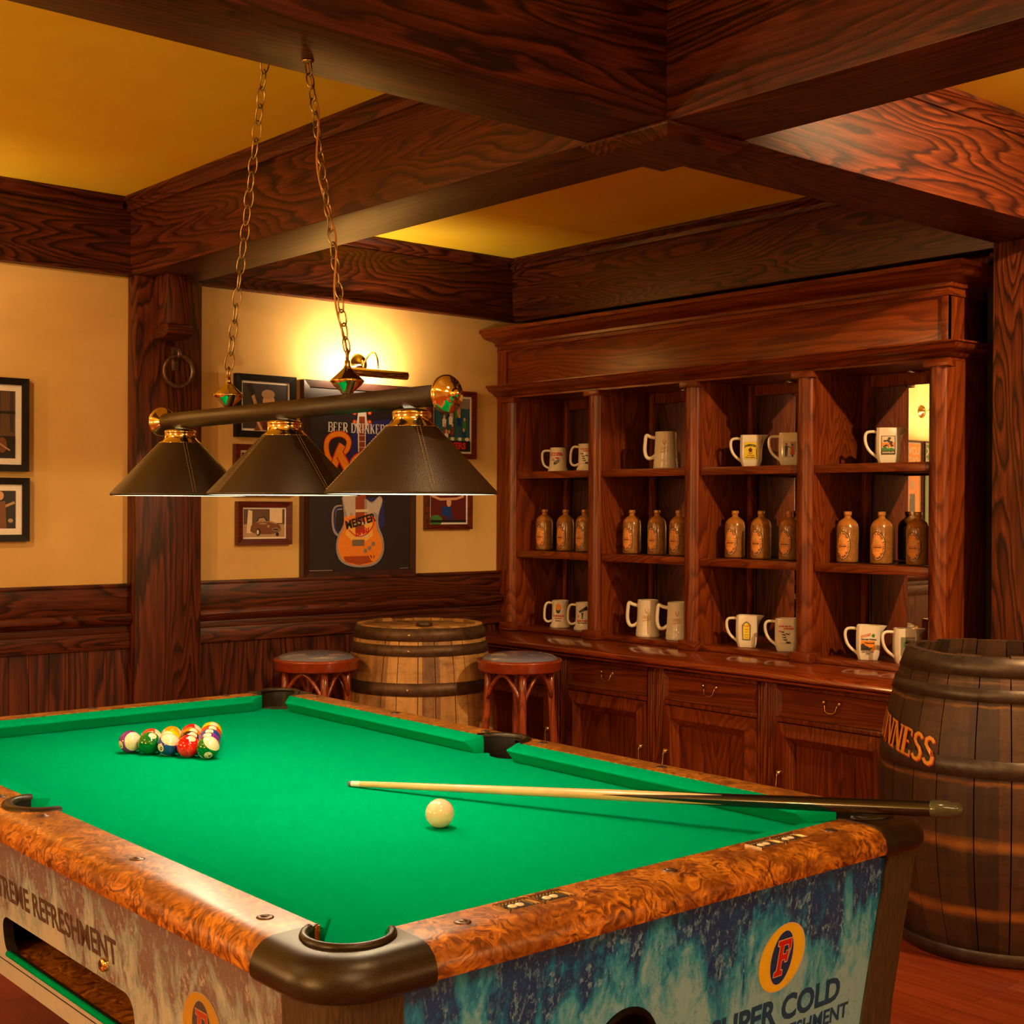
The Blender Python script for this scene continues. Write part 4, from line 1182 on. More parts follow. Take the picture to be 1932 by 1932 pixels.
# left filler to the wall & right end panel
hobj('side_panel', MB().box(XH-.004, 5.140, .833, XM+.01, YW-.002, 2.22), cab['z'], bevel=.001)
hobj('side_panel', MB().box(XH, 2.688, .833, 4.573, 2.702, 2.24).box(XH-.002, 2.686, .833, XH+.03, 2.70, 1.985), cab['z'], bevel=.001)
hobj('base_board', MB().box(XH+.015, 2.70, .833, XM, 5.145, .856), cab['y'], bevel=.003)
hobj('top_board', MB().box(XH+.01, 2.69, 1.978, XM+.02, YW-.003, 2.00), cab['y'])
shelf_tops = (1.227, 1.612)
for i in range(4):
    ya, yb = EDG[i+1]-.008, EDG[i]-.085
    for zt in shelf_tops:
        s_ = hobj('shelf', MB().box(XH+.006, ya, zt-.034, XH+.045, yb, zt).box(XH+.045, ya, zt-.024, XH+.215, yb, zt-.001), cab['y'], bevel=.002)
        hobj('glass_strip', MB().box(XH+.217, ya+.001, zt-.012, XM-.012, yb-.001, zt-.003), M_glass, s_)
    mr = hobj('mirror', MB().box(XM, ya, .856, XM+.006, yb, 1.978), M_mirror)
    mb = MB().box(XM-.016, ya, .856, XM, ya+.040, 1.978).box(XM-.016, yb-.040, .856, XM, yb, 1.978).box(XM-.016, ya+.04, 1.93, XM, yb-.04, 1.978).box(XM-.016, ya+.04, .856, XM, yb-.04, .880)
    hobj('mirror_frame', mb, cabin['z'], mr, bevel=.001)
# frieze panel between the cornices
mb = MB().box(XH+.012, 2.695, 1.99, XH+.04, YW-.003, 2.25)
mb.box(XH-.002, 2.688, 2.03, XH+.02, 2.715, 2.235).box(XH-.002, YW-.02, 2.03, XH+.02, YW-.003, 2.235)
hobj('frieze_panel', mb, cab['y'], bevel=.001)
def cornice(name, prof, x_base, y_end, xback):
    """prof: (projection, z) list from bottom to top; mitred return at the right end"""
    mb = MB(); n = len(prof); yl = YW-.003
    A_ = [(x_base-p, yl, z) for p, z in prof]
    B_ = [(x_base-p, y_end-p, z) for p, z in prof]
    C_ = [(xback, y_end-p, z) for p, z in prof]
    mb.add(A_+B_+C_, [(i, i+1, n+i+1, n+i) for i in range(n-1)]+[(n+i, n+i+1, 2*n+i+1, 2*n+i) for i in range(n-1)])
    # closed top, bottom and ends
    mb.add([(x_base-prof[-1][0], yl, prof[-1][1]), B_[-1], C_[-1], (xback, yl, prof[-1][1])], [(0, 1, 2, 3)])
    mb.add([(x_base-prof[0][0], yl, prof[0][1]), B_[0], C_[0], (xback, yl, prof[0][1])], [(0, 1, 2, 3)])
    e_ = A_+[(xback, yl, prof[-1][1]), (xback, yl, prof[0][1])]
    mb.add(e_, [tuple(t) for t in tessellate_polygon([[Vector((p[0], p[2], 0)) for p in e_]])])
    e_ = C_+[(xback, y_end, prof[-1][1]), (xback, y_end, prof[0][1])]
    mb.add(e_, [tuple(t) for t in tessellate_polygon([[Vector((p[1], p[2], 0)) for p in e_]])])
    o = hobj(name, mb, cab['y'])
    for p in o.data.polygons: p.use_smooth = True
    o.data.set_sharp_from_angle(angle=radians(32)); return o
cornice('lower_cornice', [(0, 1.976), (.010, 1.976), (.010, 1.984), (.014, 1.986), (.022, 1.988), (.030, 1.996), (.040, 2.004), (.058, 2.010), (.068, 2.018), (.074, 2.028), (.078, 2.030), (.082, 2.032), (.082, 2.038), (.0, 2.042)], XH, 2.688, 4.573)
cornice('upper_cornice', [(0, 2.208), (.006, 2.208), (.010, 2.214), (.006, 2.220), (.006, 2.236), (.020, 2.238), (.022, 2.250), (.030, 2.254), (.044, 2.258), (.066, 2.262), (.090, 2.268), (.104, 2.276), (.112, 2.288), (.116, 2.290), (.124, 2.292), (.124, 2.309), (.0, 2.312)], XH, 2.688, 4.573)
# little cool lamps under the hutch top
for i in range(4):
    yc = (EDG[i]+EDG[i+1])/2-.045
    t = thing('cabinet_spotlight', 'small round spotlight under the hutch top, bay %s' % ['nearest the back wall', 'second from the back wall', 'third from the back wall', 'beside the dark barrel'][i], 'spotlight', (XH+.275, yc, 1.978), group='spotlights in the hutch')
    obj('rim', MB().lathe([(.018, 0), (.026, 0), (.026, -.005), (.018, -.006)], 20, close=True), M_chrome, t)
    obj('lens', MB().disc(.018, -.002, 20, up=False), M_glow, t)
    p = rp((XH+.275, yc, 1.966))
    spot('cabinet_lamp', p, (p[0]-.03, p[1]-.02, 0), 5.5, 38, .4, (.66, 1.0, .84), .012)

# ================================================================= MUGS, JUGS, BOTTLES
def handle_tube(pts, w=.0075, flat=1.3):
    # smooth the control polygon a little
    P = [Vector(p) for p in pts]
    for _ in range(2):
        Q = [P[0]]
        for a, b in zip(P[:-1], P[1:]): Q += [a.lerp(b, .25), a.lerp(b, .75)]
        Q.append(P[-1]); P = Q
    return MB().tube(P, w, 10, flat=flat)
def lathe_inside(prof, t=.004, seg=48):
    """outer profile bottom->top, then back down the inside"""
    inn = [(max(r-t, .001), z) for r, z in prof[1:]][::-1]
    return MB().lathe([(.0001, prof[0][1])]+prof+[(prof[-1][0]-t/2, prof[-1][1]+.0015)]+[(r, z) for r, z in inn if z > prof[0][1]+.008]+[(.0001, prof[0][1]+.010)], seg)
def onround(R):  # decal mapping onto a round body facing local -Y ... front is local +X
    return lambda u, v, h: ((R(v)+h)*cos(u/R(v)), (R(v)+h)*sin(u/R(v)), v)
# local frame of every mug: front +X (towards the viewer), handle towards -Y (viewer's left), z up
def mug_small(t):
    prof = [(.048, 0), (.050, .003), (.049, .008), (.0445, .016), (.0425, .03), (.0400, .07), (.0385, .112), (.0385, .116)]
    obj('body', lathe_inside(prof), M_ceramic, t)
    obj('handle', handle_tube([(0, -.036, .102), (0, -.062, .104), (0, -.078, .098), (0, -.080, .070), (0, -.074, .036), (0, -.058, .022), (0, -.040, .018)], .0058), M_ceramic, t)
    return lambda v: .0405-.0+(.0425-.0405)*0+(.0425-(v-.03)*.05-.0405)
def mug_straight(t, hgt=.128):
    prof = [(.049, 0), (.051, .003), (.050, .012), (.046, .018), (.043, .022), (.0415, .05), (.0400, hgt-.008), (.0412, hgt-.004), (.0412, hgt)]
    obj('body', lathe_inside(prof), M_ceramic, t)
    obj('handle', handle_tube([(0, -.036, hgt-.014), (0, -.066, hgt-.010), (0, -.078, hgt-.030), (0, -.081, .060), (0, -.079, .036), (0, -.062, .024), (0, -.040, .034)], .0062), M_ceramic, t)
    return lambda v: .0417-(v-.05)*.018
def mug_tall(t, hgt=.166):
    prof = [(.0535, 0), (.0560, .004), (.0560, .014), (.0540, .020), (.0555, .028), (.0535, .034), (.0520, .05), (.0490, .11), (.0475, hgt-.002), (.0475, hgt)]
    obj('body', lathe_inside(prof, .005), M_ceramic, t)
    obj('handle', handle_tube([(0, -.044, hgt-.026), (0, -.070, hgt-.022), (0, -.088, hgt-.010), (0, -.092, hgt-.040), (0, -.095, hgt-.085), (0, -.086, hgt-.116), (0, -.066, hgt-.120), (0, -.046, hgt-.104)], .0085, 1.35), M_ceramic, t)
    return lambda v: .0520-(v-.05)*.05
def jug(t, hgt=.134, w=.045, dp=.036, cham=.012):
    """squared whisky jug: octagonal-cornered body, pouring lip towards +Y, handle towards -Y"""
    def sec(z, k, lip=0):
        W, D_ = w*k, dp*k; c = cham*k
        pts = [(D_, -W+c), (D_, W-c), (D_-c*.7, W), (D_*.25, W+lip), (-D_*.25, W+lip), (-D_+c*.7, W), (-D_, W-c), (-D_, -W+c), (-D_+c, -W), (D_-c, -W)]
        return [(x, y, z) for x, y in pts]
    L = [sec(0, .78), sec(.004, .82), sec(.020, .93), (sec(.045, .99)), sec(hgt*.55, 1.0), sec(hgt*.72, .995, .004), sec(hgt*.86, .975, .014), sec(hgt-.004, .955, .026), sec(hgt, .95, .029)]
    I = [sec(hgt, .87, .022), sec(hgt*.86, .88, .008), sec(hgt*.6, .89), sec(.02, .78)]
    R = L+I; n = 10; V = [p for r in R for p in r]
    F = [(j*n+i, j*n+(i+1) % n, (j+1)*n+(i+1) % n, (j+1)*n+i) for j in range(len(R)-1) for i in range(n)]
    F += [tuple(range(n))[::-1], tuple((len(R)-1)*n+i for i in range(n))]
    obj('body', MB().add(V, F), M_ceramic, t, bevel=.0022, seg=3, angle=14, smooth=True)
    obj('handle', handle_tube([(0, -w*.9, hgt-.016), (0, -w-.018, hgt-.013), (0, -w-.040, hgt-.018), (0, -w-.042, hgt*.62), (0, -w-.028, hgt*.36), (0, -w+.006, hgt*.17)], .0062, 1.25), M_ceramic, t)
    return lambda u, v, h: (dp+.0002+h, u, v)
def T2(s, size, bold=.0006, shear=0): return text2d(s, size, bold, shear)
def place(kind, lab, X, Y, Z, azdeg, group):
    return thing(kind, lab, 'mug' if kind == 'beer_mug' else 'jug', (X, Y, Z), radians(azdeg), group)
ZS1, ZS0 = 1.6125, .8565
# print painters --------------------------------------------------
def pr_toucan(A, u, v):
    A.text(T2('My Goodness', .0105), u, v+.034, I_red); A.text(T2('My GUINNESS', .011), u+.002, v+.024, I_red)
    A.ell(u+.004, v-.010, .017, .008, I_black, rot=.6); A.ell(u+.008, v-.006, .012, .0055, I_grey, rot=.6); A.ell(u+.008, v+.009, .012, .0045, I_red, rot=-.1)
    for k in range(4): A.line([(u-.020+k*.004, v-.002), (u-.014+k*.004, v+.008-k*.003)], .0016, I_black)
    A.line([(u-.010, v-.020), (u-.002, v-.026), (u+.004, v-.020)], .002, I_black)
def pr_birds(A, u, v, txt=True, sc=1.0):
    if txt: A.text(T2('Lovely day for a', .0085*sc), u, v+.036*sc, I_red); A.text(T2('GUINNESS', .0085*sc), u+.012*sc, v+.026*sc, I_red)
    for k, (dx, dy) in enumerate(((-.014, .012), (.008, .004), (-.008, .001), (-.006, -.010), (-.002, -.020))):
        x, y = u+dx*sc, v+dy*sc
        A.ell(x, y, .009*sc, .0022*sc, I_black, rot=-.25); A.poly([(x-.002*sc, y), (x+.011*sc, y+.008*sc), (x+.003*sc, y-.001*sc)], I_black)
        if k < 1: A.ell(x-.010*sc, y+.003*sc, .0055*sc, .0022*sc, I_red, rot=-.3)
    A.line([(u-.024*sc, v-.034*sc), (u+.024*sc, v-.034*sc)], .0010, I_brown)
    A.ell(u+.010*sc, v-.030*sc, .010*sc, .004*sc, I_black)
def pr_harp(A, u, v):
    A.poly([(u-.009, v+.044), (u+.009, v+.044), (u+.010, v+.034), (u+.004, v+.018), (u, v+.014), (u-.007, v+.024)], I_gold)
    A.poly([(u-.004, v+.040), (u+.005, v+.040), (u+.006, v+.034), (u+.001, v+.022), (u-.004, v+.030)], I_white)
    for k in range(3): A.line([(u-.003+k*.003, v+.040), (u-.002+k*.003, v+.025+k*.002)], .0007, I_gold)
    vf = serif2d('GUINNESS', .0125, 1.0); A.text(([(a*.62, b) for a, b in vf[0]], vf[1]), u, v+.001, I_gold)
    pts = [(u-.018+i*.0024, v-.016+.0035*sin(i*2.1)+.0004*i) for i in range(16)]; A.line(pts, .0016, I_red)
def pr_pint(A, u, v):
    A.poly([(u-.012, v+.038), (u-.013, v+.020), (u-.009, v+.004), (u-.004, v-.001), (u+.004, v-.001), (u+.009, v+.004), (u+.013, v+.020), (u+.012, v+.038)], I_black)
    A.poly([(u-.012, v+.040), (u-.013, v+.030), (u-.0115, v+.018), (u-.006, v+.014), (u+.006, v+.014), (u+.0115, v+.018), (u+.013, v+.030), (u+.012, v+.040), (u+.005, v+.045), (u-.005, v+.045)], I_orange)
    A.text(T2('GUINNESS', .0125), u, v-.014, I_red); A.text(T2('AS USUAL', .0082), u, v-.026, I_red); A.text(T2('Brewery', .0075), u, v-.037, I_black)
def pr_strength(A, u, v):
    A.poly([(u-.018, v+.018), (u+.022, v+.045), (u+.026, v+.026), (u-.012, v+.012)], I_black)
    A.ell(u+.001, v+.009, .0035, .0035, I_black); A.poly([(u-.003, v+.006), (u+.005, v+.006), (u+.004, v-.010), (u+.007, v-.018), (u+.003, v-.018), (u+.001, v-.010), (u-.003, v-.018), (u-.006, v-.018), (u-.002, v-.008)], I_black)
    A.line([(u-.001, v+.004), (u-.006, v+.016)], .0025, I_black); A.line([(u+.004, v+.004), (u+.006, v+.020)], .0025, I_black)
    A.ell(u-.020, v-.006, .003, .005, I_red)
    A.text(T2('GUINNESS', .012), u, v-.027, I_red); A.text(T2('FOR STRENGTH', .0065), u, v-.037, I_black)
def arch_(u, v, w_, h_, top=.006): return [(u-w_, v-h_), (u+w_, v-h_), (u+w_*1.12, v+h_-top), (u+w_*.7, v+h_-top*.2), (u+w_*.4, v+h_+top*.3), (u, v+h_+top*.6), (u-w_*.4, v+h_+top*.3), (u-w_*.7, v+h_-top*.2), (u-w_*1.12, v+h_-top)]
def pr_jameson(A, u, v):
    A.rect(u-.026, v-.035, u+.026, v+.035, I_black); A.rect(u-.0255, v-.0345, u+.0255, v+.0345, I_yellow)
    vf = text2d('JAMESON', .0115, .0007); A.text(([(a*.95, b*1.1-a*a*9+.002) for a, b in vf[0]], vf[1]), u, v+.020, I_black)
    A.poly([(u-.008, v+.008), (u+.008, v+.008), (u+.007, v-.004), (u, v-.009), (u-.007, v-.004)], I_dred); A.ell(u, v+.010, .0035, .003, I_brown); A.line([(u-.010, v-.009), (u, v-.013), (u+.010, v-.009)], .003, I_brown)
    A.line([(u-.022, v+.002), (u-.010, v+.002)], .0008, I_brown); A.line([(u+.010, v+.002), (u+.022, v+.002)], .0008, I_brown)
    A.text(T2('Triple Distilled', .0055, .0002), u, v-.020, I_brown); A.text(T2('IRISH WHISKEY', .0058, .0003), u, v-.029, I_black)
def pr_couple(A, u, v):
    A.rect(u-.026, v-.036, u+.026, v+.033, I_cream); A.rect(u+.004, v-.012, u+.026, v+.030, I_tan)
    A.ell(u-.012, v+.020, .0045, .005, I_brown); A.poly([(u-.019, v+.014), (u-.006, v+.014), (u-.007, v-.008), (u-.009, v-.031), (u-.013, v-.031), (u-.013, v-.008), (u-.015, v-.031), (u-.019, v-.031), (u-.018, v-.008)], I_black)
    A.line([(u-.008, v+.010), (u+.006, v+.006)], .003, I_black)
    A.ell(u+.012, v+.017, .004, .0045, I_black); A.poly([(u+.008, v+.012), (u+.016, v+.012), (u+.017, v), (u+.022, v-.022), (u+.003, v-.022), (u+.008, v)], I_red); A.rect(u+.008, v-.031, u+.016, v-.022, I_black)
def pr_dunville(A, u, v):
    A.rect(u-.026, v-.036, u+.026, v+.035, I_black); A.rect(u-.0235, v-.034, u+.0235, v+.033, I_cream); A.rect(u-.0235, v-.008, u+.0235, v+.010, I_orange)
    A.ell(u+.004, v+.025, .006, .005, I_dgrey)
    for k in range(9): A.ell(u+.014*sin(k*2.4), v+.006+.012*cos(k*1.7), .006, .004, I_dgrey, n=8)
    A.line([(u, v+.004), (u+.001, v-.014)], .002, I_dgrey); A.poly([(u-.0235, v-.012), (u-.012, v-.006), (u, v-.014), (u+.012, v-.010), (u+.0235, v-.016), (u+.0235, v-.024), (u-.0235, v-.024)], I_green)
    A.rect(u-.0235, v-.034, u+.0235, v-.022, I_black); A.text(T2("DUNVILLE'S", .0085, .0004), u, v-.0285, I_cream)
def pr_yellow(A, u, v):
    A.poly(arch_(u, v, .0165, .036, .010), I_black); A.poly(arch_(u, v, .0145, .034, .009), I_tan); A.poly(arch_(u, v, .0125, .032, .008), I_black); A.poly(arch_(u, v, .0118, .0312, .008), I_yellow)
    A.text(T2('POWERS', .0062, .0003), u, v+.022, I_red)
    for k, (w_, c_) in enumerate(((.008, I_brown), (.006, I_brown), (.009, I_brown))): A.line([(u-w_, v+.008-k*.011), (u+w_, v+.008-k*.011)], .0018, c_)
    A.line([(u-.007, v-.020), (u-.004, v-.024), (u+.004, v-.024), (u+.007, v-.020)], .0015, I_brown)
def pr_paddy(A, u, v):
    A.rect(u-.026, v-.026, u+.026, v+.012, I_orange)
    A.poly([(u-.027, v+.022), (u+.010, v+.032), (u+.010, v+.042), (u-.027, v+.031)], I_red); vf = text2d("PADDY'S", .009, .0004); A.text(vf, u-.009, v+.0315, I_cream, rot=.27)
    A.ell(u+.020, v+.032, .006, .007, I_green)
    A.text(T2('Old Irish Whiskey', .0078, .0004), u+.003, v+.017, I_black); A.text(T2('Diamond', .0095, .0004), u+.006, v+.003, I_black)
    A.poly([(u-.026, v-.004), (u-.018, v+.002), (u-.010, v-.006), (u, v-.010), (u+.010, v-.018), (u+.010, v-.026), (u-.026, v-.026)], I_dgrey)
    for k in range(6): A.ell(u-.018+k*.006, v-.018+.003*sin(k*3), .004, .003, I_black, n=8)
    A.text(T2('DALY & CO LTD', .0060, .0003), u, v-.031, I_black); A.text(T2('CORK', .005, .0003), u, v-.038, I_black)
def pr_portrait(A, u, v):
    A.rect(u-.026, v-.034, u+.026, v+.036, ink('greygreen', (.22, .22, .15)))
    A.ell(u, v+.008, .016, .016, I_green); A.poly([(u-.014, v-.026), (u-.012, v-.010), (u-.004, v-.002), (u+.006, v-.002), (u+.013, v-.008), (u+.014, v-.026)], I_black)
    A.ell(u, v+.007, .006, .008, I_skin); A.ell(u, v+.015, .010, .004, I_black); A.ell(u-.007, v-.022, .004, .003, I_skin); A.text(T2('WHISKY', .007, .0003), u+.012, v+.028, I_cream)
GM = 'mugs and jugs on the top shelf'; GB = 'mugs and jugs along the counter'
def mk(fn, lab, X, Y, Z, az, group, painter, vc, hgt=None, du=0, kind='beer_mug'):
    t = place(kind, lab, X, Y, Z, az, group)
    R = fn(t) if hgt is None else fn(t, hgt)
    A = Art(); painter(A, du, vc)
    f = onround(R) if kind == 'beer_mug' else R
    A.emit('printed_picture', (lambda u, v, h: tuple(c*1 for c in f(u, v, h))), t, lift=.00008, base=.0003, maxlen=.007 if kind == 'beer_mug' else 0)
X1, X0 = 4.475, 4.455
mk(mug_small, 'small flared white mug with a toucan, top shelf of the leftmost bay', X1, 4.895, ZS1, 212, GM, pr_toucan, .056)
mk(mug_straight, 'white mug with flying birds, half behind the first divider on the top shelf', X1, 4.690, ZS1, 212, GM, lambda A, u, v: pr_birds(A, u, v), .068)
mk(mug_tall, 'tall cream tankard with gold harp alone on the top shelf of the second bay', X1, 4.180, ZS1, 216, GM, pr_harp, .090)
mk(jug, 'square cream jug with a yellow whiskey label, top shelf of the third bay', X1, 3.690, ZS1, 214, GM, pr_jameson, .068, kind='water_jug')
mk(jug, 'square cream jug with a picture of a dancing couple, half behind the third divider', X1, 3.487, ZS1, 214, GM, pr_couple, .068, .136, kind='water_jug')
mk(jug, 'square cream jug with a black framed tree label, top shelf of the fourth bay', X1, 3.020, ZS1, 214, GM, pr_dunville, .070, .137, kind='water_jug')
mk(mug_straight, 'white mug printed with a pint of stout, left end of the counter row', X0, 4.850, ZS0, 212, GB, pr_pint, .072, .131)
mk(mug_straight, 'white mug with a man carrying a girder, half behind the first divider on the counter', X0, 4.682, ZS0, 212, GB, pr_strength, .072, .131)
mk(mug_tall, 'tall cream tankard with gold harp, left one of the pair in the second lower bay', X0, 4.264, ZS0, 216, GB, pr_harp, .090)
mk(mug_tall, 'tall cream tankard with gold harp, right one of the pair by the second divider', X0, 4.080, ZS0, 216, GB, pr_harp, .090)
mk(jug, 'square cream jug with an arched yellow label in the third lower bay', X0, 3.690, ZS0, 214, GB, pr_yellow, .068, kind='water_jug')
mk(jug, 'square cream jug with flying toucans, half behind the third divider on the counter', X0, 3.485, ZS0, 214, GB, lambda A, u, v: pr_birds(A, u, v), .068, .135, kind='water_jug')
mk(jug, 'square cream jug with a red and orange whiskey label in the fourth lower bay', X0, 3.092, ZS0, 214, GB, pr_paddy, .064, kind='water_jug')
mk(jug, 'square cream jug with a man\'s portrait on grey, rightmost on the counter', X0, 2.925, ZS0, 226, GB, pr_portrait, .066, .133, kind='water_jug')

# stone bottles: one built with its parts, the rest copied
def stonemat():
    t = NT('salt_glaze'); tc = t.node('ShaderNodeTexCoord'); sp = t.node('ShaderNodeSeparateXYZ'); t.link(tc.outputs['Object'], sp.inputs[0])
    f = t.noise(t.coords(), 60, 4, .6)
    a = t.ramp(f, [(.3, (.22, .095, .020)), (.7, (.33, .15, .034))]); b = t.ramp(f, [(.3, (.36, .135, .022)), (.7, (.48, .20, .035))])
    k = t.ramp(t.math('MULTIPLY', sp.outputs[2], 5), [(.77, 0), (.80, 1)])
    t.set(col=t.mix(k, a, b), rough=.22, coat=.4); return t.mat
M_stone = stonemat()
bt = thing('stone_bottle', 'x', 'bottle', (4.47, 4.98, 1.228), radians(199), 'stone bottles on the middle shelf')
prof = [(.0001, 0), (.038, 0), (.0425, .004), (.043, .012), (.043, .128), (.0425, .136), (.0395, .150), (.033, .161), (.023, .169), (.0145, .174), (.0125, .178), (.0125, .184), (.0150, .186), (.0155, .190), (.0145, .194), (.0150, .197), (.0145, .200), (.010, .200), (.010, .19), (.0001, .19)]
obj('body', MB().lathe(prof, 40), M_stone, bt)
A = Art()
A.ell(0, .068, .0315, .0560, I_black, 40); A.ell(0, .068, .0290, .0530, ink('label_rim', (.85, .40, .10)), 40); A.ell(0, .068, .0185, .0375, I_red, 36)
A.ell(0, .068, .0178, .0362, ink('label_mid', (.82, .32, .05)), 36)
Cb = ink('label_text', (.16, .04, .015))
def ringtext(s, r0, r1, a0, a1):
    for i, ch in enumerate(s):
        if ch == ' ': continue
        a = radians(a0+(a1-a0)*i/(len(s)-1)); A.text(text2d(ch, .0115, .0004), r0*cos(a), .068+r1*sin(a), Cb, rot=math.atan2(r1*sin(a), r0*cos(a))-pi/2 if a1 < a0 else math.atan2(r1*sin(a), r0*cos(a))+pi/2)
ringtext("GUINNESS'S EXTRA STOUT", .0240, .0462, 205, -25)
ringtext("LABEL DUBLIN", .0240, .0462, 218, 322)
A.ell(0, .085, .006, .008, I_gold); A.text(text2d('GUINNESS', .0068, .0004), 0, .064, Cb); A.line([(-.014, .072), (.014, .072)], .0012, Cb); A.line([(-.013, .057), (.013, .057)], .0008, Cb); A.line([(-.010, .050), (.010, .050)], .0008, Cb)
A.emit('label', onround(lambda v: .0430), bt, lift=.00007, base=.0003, maxlen=.006)
YB = [4.985, 4.833, 4.700, 4.383, 4.226, 4.094, 3.772, 3.632, 3.485, 3.200, 3.044, 2.885]
bay = ['leftmost', 'second', 'third', 'fourth']; pos = ['left', 'middle', 'right']
for i, yb in enumerate(YB):
    c = bt if i == 0 else copy_tree(bt)
    c.location = RP((4.470, yb, 1.2285)); c.rotation_euler.z = radians(190+random.uniform(-3, 3))
    c['label'] = 'brown stoneware stout bottle with oval label, %s of three in the %s bay' % (pos[i % 3], bay[i//3])

# ================================================================= PICTURES ON THE BACK WALL
FR_red = wood('cherry_frame', 'x', (.04, .006, .003), (.12, .016, .006), (.17, .024, .008), .3, .4); FR_blk = plain('black_frame', (.008, .006, .005), .5, spec=.2, noise=.3, bscale=50)
FR_dark = plain('umber_frame', (.040, .013, .008), .35, coat=.4, noise=.3, bscale=30)
def px(qx, qy, y=YW-.02):   # photograph measurement -> survey position on the wall plane
    d = cF+cR*((qx-966)/FOC)-cU*((qy-966)/FOC); k = y/d.y; return (d.x*k, H+d.z*k)
def picture(label, x0, z0, x1, z1, fw, mat, mount, fmat, dep=.028, cat='picture', name='framed_picture'):
    t = thing(name, label, cat, ((x0+x1)/2, YW, z0), group=None)
    cx_ = (x0+x1)/2
    mb = MB(); F = [(x0, z0), (x1, z0), (x1, z1), (x0, z1)]; I = [(x0+fw, z0+fw), (x1-fw, z0+fw), (x1-fw, z1-fw), (x0+fw, z1-fw)]
    yf, yb = YW-dep, YW-.001
    for i in range(4):
        j = (i+1) % 4
        mb.add([(F[i][0], yf, F[i][1]), (F[j][0], yf, F[j][1]), (I[j][0], yf+.004, I[j][1]), (I[i][0], yf+.004, I[i][1])], [(0, 1, 2, 3)])
        mb.add([(F[i][0], yf, F[i][1]), (F[j][0], yf, F[j][1]), (F[j][0], yb, F[j][1]), (F[i][0], yb, F[i][1])], [(0, 1, 2, 3)])
        mb.add([(I[i][0], yf+.004, I[i][1]), (I[j][0], yf+.004, I[j][1]), (I[j][0], yf+.014, I[j][1]), (I[i][0], yf+.014, I[i][1])], [(0, 1, 2, 3)])
    mb.add([(F[0][0], yb, F[0][1]), (F[1][0], yb, F[1][1]), (F[2][0], yb, F[2][1]), (F[3][0], yb, F[3][1])], [(3, 2, 1, 0)])
    obj('frame', mb, fmat, t, world=True)
    yp = yf+.013
    if mount:
        obj('mount', MB().add([(I[0][0]-.002, yp, I[0][1]-.002), (I[1][0]+.002, yp, I[1][1]-.002), (I[2][0]+.002, yp, I[2][1]+.002), (I[3][0]-.002, yp, I[3][1]+.002)], [(0, 1, 2, 3)]), I_white, t, world=True)
    return t, (x0+fw+mount, z0+fw+mount, x1-fw-mount, z1-fw-mount), yp
def emit_pic(A, t, yp, box=None):
    o = A.emit('print', lambda u, v, h: (u, yp-h, v), t, world=True, lift=.00012, base=.0006)
    return o
def sm(pts, n=2):
    for _ in range(n):
        Q = [pts[0]]
        for a, c_ in zip(pts[:-1], pts[1:]): Q += [(a[0]*.75+c_[0]*.25, a[1]*.75+c_[1]*.25), (a[0]*.25+c_[0]*.75, a[1]*.25+c_[1]*.75)]
        pts = Q+[pts[-1]]
    return pts
# 1 guitarist photograph, black frame
t, b, yp = picture('black framed photograph of a fair haired guitarist, above the leather lamp bar', 2.872, 1.735, 3.170, 2.007, .028, None, .010, FR_blk)
A = Art(); P = lambda a, c: px(a, c)
A.rect(*b, I_dgrey)
A.line([P(477, 742), P(492, 790)], .016, I_tan); A.poly([P(466, 728), P(474, 722), P(484, 742), P(474, 748)], I_black)
A.ell(*P(508, 758), .030, .034, I_skin); A.ell(*P(507, 744), .033, .020, I_tan); A.poly([P(480, 812), P(492, 786), P(520, 784), P(538, 812)], I_brown); A.line([P(495, 812), P(480, 780)], .012, I_skin); A.rect(P(500, 0)[0], b[1], P(522, 0)[0], b[1]+.03, I_dred)
emit_pic(A, t, yp)
# 2 red framed picture mostly hidden by the lamp shade
t, b, yp = picture('red framed picture mostly hidden behind the middle lamp shade', 2.870, 1.480, 3.160, 1.704, .026, None, .010, FR_red)
A = Art(); A.rect(*b, I_dgrey); A.ell((b[0]+b[2])/2, (b[1]+b[3])/2, .05, .06, I_brown); A.rect(b[0], b[1], b[2], b[1]+.04, I_tan); emit_pic(A, t, yp)
# 3 vintage car
t, b, yp = picture('red framed sepia photograph of a vintage sports car', 2.883, 1.270, 3.152, 1.458, .026, None, .007, FR_red)
A = Art(); A.rect(*b, I_tan); A.rect(b[0], (b[1]+b[3])/2-.005, b[2], b[3], I_sepia); A.rect(b[2]-.075, (b[1]+b[3])/2, b[2]-.012, b[3], I_cream)
A.poly([P(469, 962), P(477, 964), P(476, 1006), P(466, 1006)], I_cream)
A.poly([P(*p) for p in sm([(473, 1003), (474, 992), (480, 986), (490, 983), (503, 982), (514, 984), (525, 988), (531, 994), (530, 1002), (516, 1008), (495, 1008), (480, 1006)])], I_brown)
A.poly([P(484, 985), P(489, 976), P(500, 975), P(506, 983)], I_black); A.poly([P(487, 984), P(490, 978), P(499, 977), P(503, 983)], I_tan); A.line([P(485, 985), P(508, 984), (P(524, 989))], .003, I_tan)
A.ell(*P(521, 999), .018, .007, I_tan); A.ell(*P(521, 999), .015, .004, I_black); A.ell(*P(507, 993), .006, .006, I_tan); A.ell(*P(497, 988), .020, .003, I_tan)
A.ell(*P(488, 1004), .011, .016, I_black); A.ell(*P(487, 1004), .006, .010, I_cream); A.ell(*P(524, 1008), .008, .008, I_black)
emit_pic(A, t, yp)
